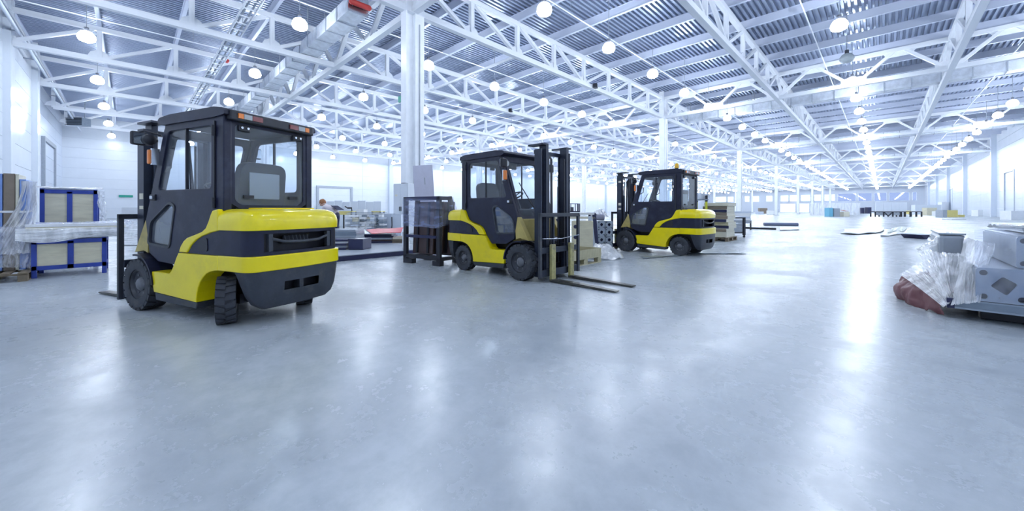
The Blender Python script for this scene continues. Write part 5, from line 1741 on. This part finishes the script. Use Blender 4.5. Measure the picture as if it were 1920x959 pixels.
# distant dark forklift
fd = thing('forklift', 'small dark forklift parked far behind the middle forklift', 'forklift', ray(1081, 58), YAW + math.radians(20))
MB().box(-1.6, 0.2, -0.5, 0.5, 0.25, 1.0).build('body', M_DARK, fd, bevel=0.05)
MB().box(-1.3, 0.1, -0.5, 0.5, 2.05, 2.15).build('roof', M_DARK, fd)
for xx, yy in ((0.05, -0.46), (0.05, 0.46), (-1.25, -0.46), (-1.25, 0.46)):
    MB().box(xx - 0.05, xx + 0.05, yy - 0.04, yy + 0.04, 1.0, 2.06).build('pillar', M_DARK, fd)
for yy in (-0.3, 0.3):
    MB().box(0.3, 0.42, yy - 0.06, yy + 0.06, 0.1, 2.15).build('mast_rail', M_DARK, fd)
for xx in (0.0, -1.3):
    for yy in (-0.5, 0.5):
        MB().lathe([(0.28, -0.09), (0.28, 0.09)], 'y', 14, (xx, yy, 0.28)).build('tyre', M_RUBBER, fd)
MB().box(-1.0, -0.6, -0.22, 0.22, 1.0, 1.6).build('seat', M_SEAT, fd, bevel=0.05)
# floor sheets in the middle distance on the right
for i, (p0, p1, y0, y1, lb, m_) in enumerate(((1576, 1650, 431, 439, 'thin white sheets spread flat on the open floor', M_WHITE), (1650, 1700, 430, 442, 'white folded cardboard lying on the floor sheets', M_WHITE),
                                              (1664, 1692, 429, 438, 'pale green board lying among the white sheets', mat('pale_green', (0.55, 0.62, 0.58), 0.5)), (1690, 1748, 432, 444, 'white crumpled sheet next to the wrapped pile', M_WHITE))):
    q = grid_mesh(lambda u, v: tuple(floor_at(p0 + (p1 - p0) * u + 8 * math.sin(v * 2), y1 + (y0 - y1) * v + 2.0 * math.sin(u * 4 + i), 0.0) + Vector((0, 0, 0.02 + 0.012 * i + 0.05 * abs(math.sin(u * 7 + i) * math.cos(v * 3 + i))))), 18, 6)
    o = q.build('floor_sheet', m_, None, 40)
    tag(o, lb, 'sheet')
    o.modifiers.new('thickness', 'SOLIDIFY').thickness = 0.02
dw = thing('dark_wedge', 'dark wedge shaped profile lying beyond the wrapped pile', 'wedge', floor_at(1736, 449), YAW)
MB().ext([(-0.18, 0.16), (0.16, 0.17), (0.05, 0.0), (-0.03, 0.0)], 0, 0.8, plane='xz').build('body', M_NAVY, dw)
MB().box(-0.2, 0.2, -0.02, 0.9, 0.17, 0.19).build('lid', M_WALLB, dw)

# --- wrapped profile pile in the right foreground (hall aligned)
X0, Y0 = 0.49, 6.05
box_thing('dunnage_beam', 'black dunnage beam under the silver slab of the wrapped pile', 'beam', M_BLACK, X0 + 0.25, X0 + 3.2, Y0 + 0.25, Y0 + 0.40, 0, 0.115)
box_thing('dunnage_beam', 'black dunnage beam under the rear of the wrapped pile', 'beam', M_BLACK, X0 + 0.25, X0 + 3.2, Y0 + 1.4, Y0 + 1.55, 0, 0.115)
slab = thing('silver_slab', 'long silver edged board forming the base of the wrapped pile', 'board', (X0, Y0, 0.12))
MB().box(0, 3.4, 0, 1.9, 0, 0.018).build('lower_sheet', M_ALU, slab)
MB().box(0.02, 3.4, 0.01, 1.9, 0.018, 0.085).build('core', M_STEELG, slab)
MB().box(0, 3.4, 0, 1.9, 0.085, 0.10).build('upper_sheet', M_ALU, slab)
MB().box(-0.004, 0.05, -0.004, 0.05, 0.0, 0.102).build('corner_cap', M_NAVY, slab)
zp = 0.225
for i, (dx, dy, z_, w_) in enumerate(((0.36, 0.02, zp, 0.34), (0.72, 0.08, zp, 0.34), (1.08, 0.02, zp, 0.34), (0.62, 0.14, zp + 0.345, 0.32), (0.97, 0.10, zp + 0.345, 0.32), (1.45, 0.05, zp, 0.34))):
    profile_bar(['drilled aluminium profile at the bottom corner of the wrapped pile', 'second bottom profile of the wrapped pile', 'third bottom profile of the wrapped pile',
                 'upper profile of the wrapped pile next to the clear film', 'upper profile of the wrapped pile beside the black insert', 'outermost bottom profile of the wrapped pile'][i],
                (X0 + dx, Y0 + dy, z_), 0.0, 1.75, w_)
bi = thing('black_insert', 'black cushion insert on top of the wrapped profiles', 'insert', (X0 + 0.92, Y0 + 0.10, zp + 0.67))
MB().box(-0.2, 0.9, 0, 0.4, 0, 0.12).build('pad', M_BLACK, bi, bevel=0.03)
MB().box(-0.18, 0.88, 0.02, 0.38, 0.12, 0.13).build('cover', M_NAVY, bi)
gp_ = thing('grey_panel_box', 'smooth grey panel box showing through the film of the pile', 'box', (X0 + 0.13, Y0 + 1.0, 0.225))
MB().box(-0.12, 0.10, 0, 1.1, 0, 0.62).build('body', M_GREYB, gp_, bevel=0.04)
MB().box(-0.12, 0.10, 0, 1.1, 0.62, 0.64).build('lid', M_ALU, gp_)
boards('board_stack', 'white ribbed boards lying on top of the wrapped pile', 'boards', [M_WHITE, M_WALLB], X0 + 0.55, X0 + 2.6, Y0 + 0.75, Y0 + 2.6, zp + 0.68, 0.02, 3, jit=0.05)


def tarp(u, v):
    # skirt of brown tarp round the left end of the pile
    ang = u
    px_ = X0 - 0.02 - 0.32 * math.sin(min(1, ang * 1.5) * math.pi / 2) + 0.10 * max(0, ang - 0.66) * 3
    py_ = Y0 + 0.12 + 1.35 * ang
    bulge = 0.07 * math.sin(v * math.pi)
    return (px_ - bulge + 0.30 * v * v, py_ + 0.03 * v, 0.30 * math.sin(v * math.pi / 2))


crumple('maroon_tarp', 'maroon tarp folded under the left end of the wrapped pile', 'tarp', tarp, 60, 24, M_TARP, 0.045, 6.0, 50.0)


def at(px, py, D):
    return ray(px, D, CAM_H - (py - HY) / FOC * D)


def film_quad(label, a_, b_, c_, d_, m_, sag=0.05, amp=0.02, sc=7.0, seed=1.0, nu=36, nv=30):
    """sheet stretched between four points of the pile, bellied out by sag"""
    q = bil(a_, b_, c_, d_)
    nrm = (Vector(b_) - Vector(a_)).cross(Vector(c_) - Vector(a_)).normalized()
    if nrm.dot(Vector(a_) - Vector((0, 0, CAM_H))) > 0:
        nrm.negate()
    return crumple('stretch_film_sheet', label, 'plastic film', lambda u, v: tuple(Vector(q(u, v)) + nrm * (sag * math.sin(u * math.pi) * math.sin(v * math.pi))), nu, nv, m_, amp, sc, seed)


film_quad('white film band drawn over the maroon tarp', at(1686, 512, 4.80), at(1728, 488, 5.0), at(1768, 575, 3.92), at(1792, 556, 3.97), M_FILMW, 0.05, 0.02, 8.0, 90.0)
film_quad('shiny white film swept from the grey panel box down to the silver slab', at(1718, 468, 4.85), at(1812, 474, 4.35), at(1768, 562, 4.0), at(1808, 568, 3.88), M_FILMW, 0.06, 0.025, 7.0, 60.0)
film_quad('film fold running over the far edge of the grey panel box', at(1714, 466, 5.0), at(1776, 434, 4.8), at(1730, 472, 4.8), at(1790, 438, 4.6), M_FILMW, 0.02, 0.02, 8.0, 64.0, 30, 8)
film_quad('white film falling from the pile top beside the grey panel box', at(1806, 444, 4.40), at(1864, 456, 4.05), at(1782, 570, 3.90), at(1838, 566, 3.78), M_FILMW, 0.05, 0.025, 7.0, 66.0)


def wrap_front(u, v):
    x_ = X0 + 0.18 + 1.9 * u
    return (x_, Y0 - 0.075 + 0.09 * v * v, 0.24 + (0.70 + 0.04 * math.sin(u * 7)) * v)


crumple('stretch_film_sheet', 'clear glinting film across the drilled profile ends of the pile', 'plastic film', wrap_front, 60, 34, M_FILM2, 0.03, 9.0, 70.0)


def wrap_top(u, v):
    return (X0 + 0.35 + 2.2 * u, Y0 + 0.10 + 0.7 * v, 0.95 + 0.03 * math.sin(u * 9 + v * 4))


crumple('stretch_film_sheet', 'rumpled film bunched on top of the wrapped pile', 'plastic film', wrap_top, 50, 20, M_FILMW, 0.03, 8.0, 80.0)


# ------------------------------------------------------------------ person bending over the goods
def make_person():
    D = 11.95
    base = ray(629, D)
    V, E_, R = [], [], []

    def vtx(x, y, z, r):
        V.append((x, y, z))
        R.append(r)
        return len(V) - 1
    # local: x = facing (towards the steel sheets, screen right), z up
    pel = vtx(0, 0, 0.90, 0.125)
    waist = vtx(0.08, 0, 1.00, 0.115)
    chest = vtx(0.24, 0, 1.09, 0.13)
    neckb = vtx(0.36, 0, 1.16, 0.065)
    neck = vtx(0.42, 0, 1.19, 0.05)
    head0 = vtx(0.47, 0, 1.22, 0.085)
    head1 = vtx(0.545, 0, 1.235, 0.088)
    nose = vtx(0.585, 0, 1.175, 0.04)
    E_ += [(pel, waist), (waist, chest), (chest, neckb), (neckb, neck), (neck, head0), (head0, head1), (head0, nose)]
    for s in (1, -1):
        hip = vtx(0.0, s * 0.09, 0.86, 0.095)
        knee = vtx(0.05, s * 0.10, 0.47, 0.062)
        ank = vtx(-0.02, s * 0.10, 0.09, 0.042)
        toe = vtx(0.14, s * 0.11, 0.04, 0.036)
        E_ += [(pel, hip), (hip, knee), (knee, ank), (ank, toe)]
        sh_ = vtx(0.30, s * 0.17, 1.10, 0.06)
        el = vtx(0.36, s * 0.23, 0.84, 0.043)
        wr_ = vtx(0.52, s * 0.17, 0.68, 0.030)
        palm = vtx(0.58, s * 0.16, 0.63, 0.032)
        E_ += [(chest, sh_), (sh_, el), (el, wr_), (wr_, palm)]
        for q in range(4):
            k1 = vtx(0.62, s * (0.16 + (q - 1.5) * 0.022), 0.60 - 0.004 * abs(q - 1), 0.010)
            k2 = vtx(0.65 - 0.006 * abs(q - 1.5), s * (0.16 + (q - 1.5) * 0.024), 0.565, 0.008)
            E_ += [(palm, k1), (k1, k2)]
        th = vtx(0.575, s * 0.11, 0.60, 0.010)
        E_ += [(palm, th)]
    me = bpy.data.meshes.new('person')
    me.from_pydata(V, E_, [])
    o = bpy.data.objects.new('person_tmp', me)
    COL.objects.link(o)
    o.modifiers.new('skin', 'SKIN')
    for i, sv_ in enumerate(me.skin_vertices[0].data):
        sv_.radius = (R[i], R[i])
        sv_.use_root = (i == 0)
    o.modifiers.new('sub', 'SUBSURF').levels = 2
    o.modifiers['sub'].render_levels = 2
    dg = bpy.context.evaluated_depsgraph_get()
    me2 = bpy.data.meshes.new_from_object(o.evaluated_get(dg))
    bpy.data.objects.remove(o)
    for m_ in (M_CLOTH1, M_CLOTH2, M_SKIN, M_BLACK):
        me2.materials.append(m_)
    for p_ in me2.polygons:
        c = p_.center
        if c.x > 0.385 and c.z > 1.0:
            p_.material_index = 2
        elif c.z < 0.07:
            p_.material_index = 3
        elif c.x > 0.50 and c.z < 0.72:
            p_.material_index = 2
        elif c.z < 0.93 and c.x < 0.2:
            p_.material_index = 1
        else:
            p_.material_index = 0
    me2.shade_smooth()
    T = thing('person', 'person in a pale top and navy trousers bending forward behind the steel sheets', 'person', (base.x, base.y, PZ), YAW + math.pi - 0.3)
    b_ = link('body', me2, T)
    hair = MB().lathe([(0.02, 0.105), (0.07, 0.085), (0.10, 0.03), (0.102, -0.03), (0.085, -0.06)], 'z', 16)
    hair.xform(Matrix.Translation((0.505, 0, 1.27)) @ Matrix.Rotation(math.radians(28), 4, 'Y'))
    hair.build('hair', M_HAIR, T, 60)
    for s in (1, -1):
        MB().lathe([(0.004, -0.01), (0.011, 0.0), (0.004, 0.01)], 'x', 8, (0.622, s * 0.035, 1.205)).build('eye', M_BLACK, T)
        MB().lathe([(0.008, -0.02), (0.022, 0.0), (0.008, 0.02)], 'z', 8, (0.50, s * 0.09, 1.215)).build('ear', M_SKIN, T)
    MB().box(0.60, 0.612, -0.02, 0.02, 1.145, 1.153).build('mouth', M_REDL, T)
    MB().box(0.02, 0.30, -0.145, 0.145, 1.085, 1.10).xform(Matrix.Translation((0.05, 0, 0.60)) @ Matrix.Rotation(math.radians(-27), 4, 'Y') @ Matrix.Translation((-0.05, 0, -0.60))).build('strap', M_CLOTH2, T)
    return T


make_person()
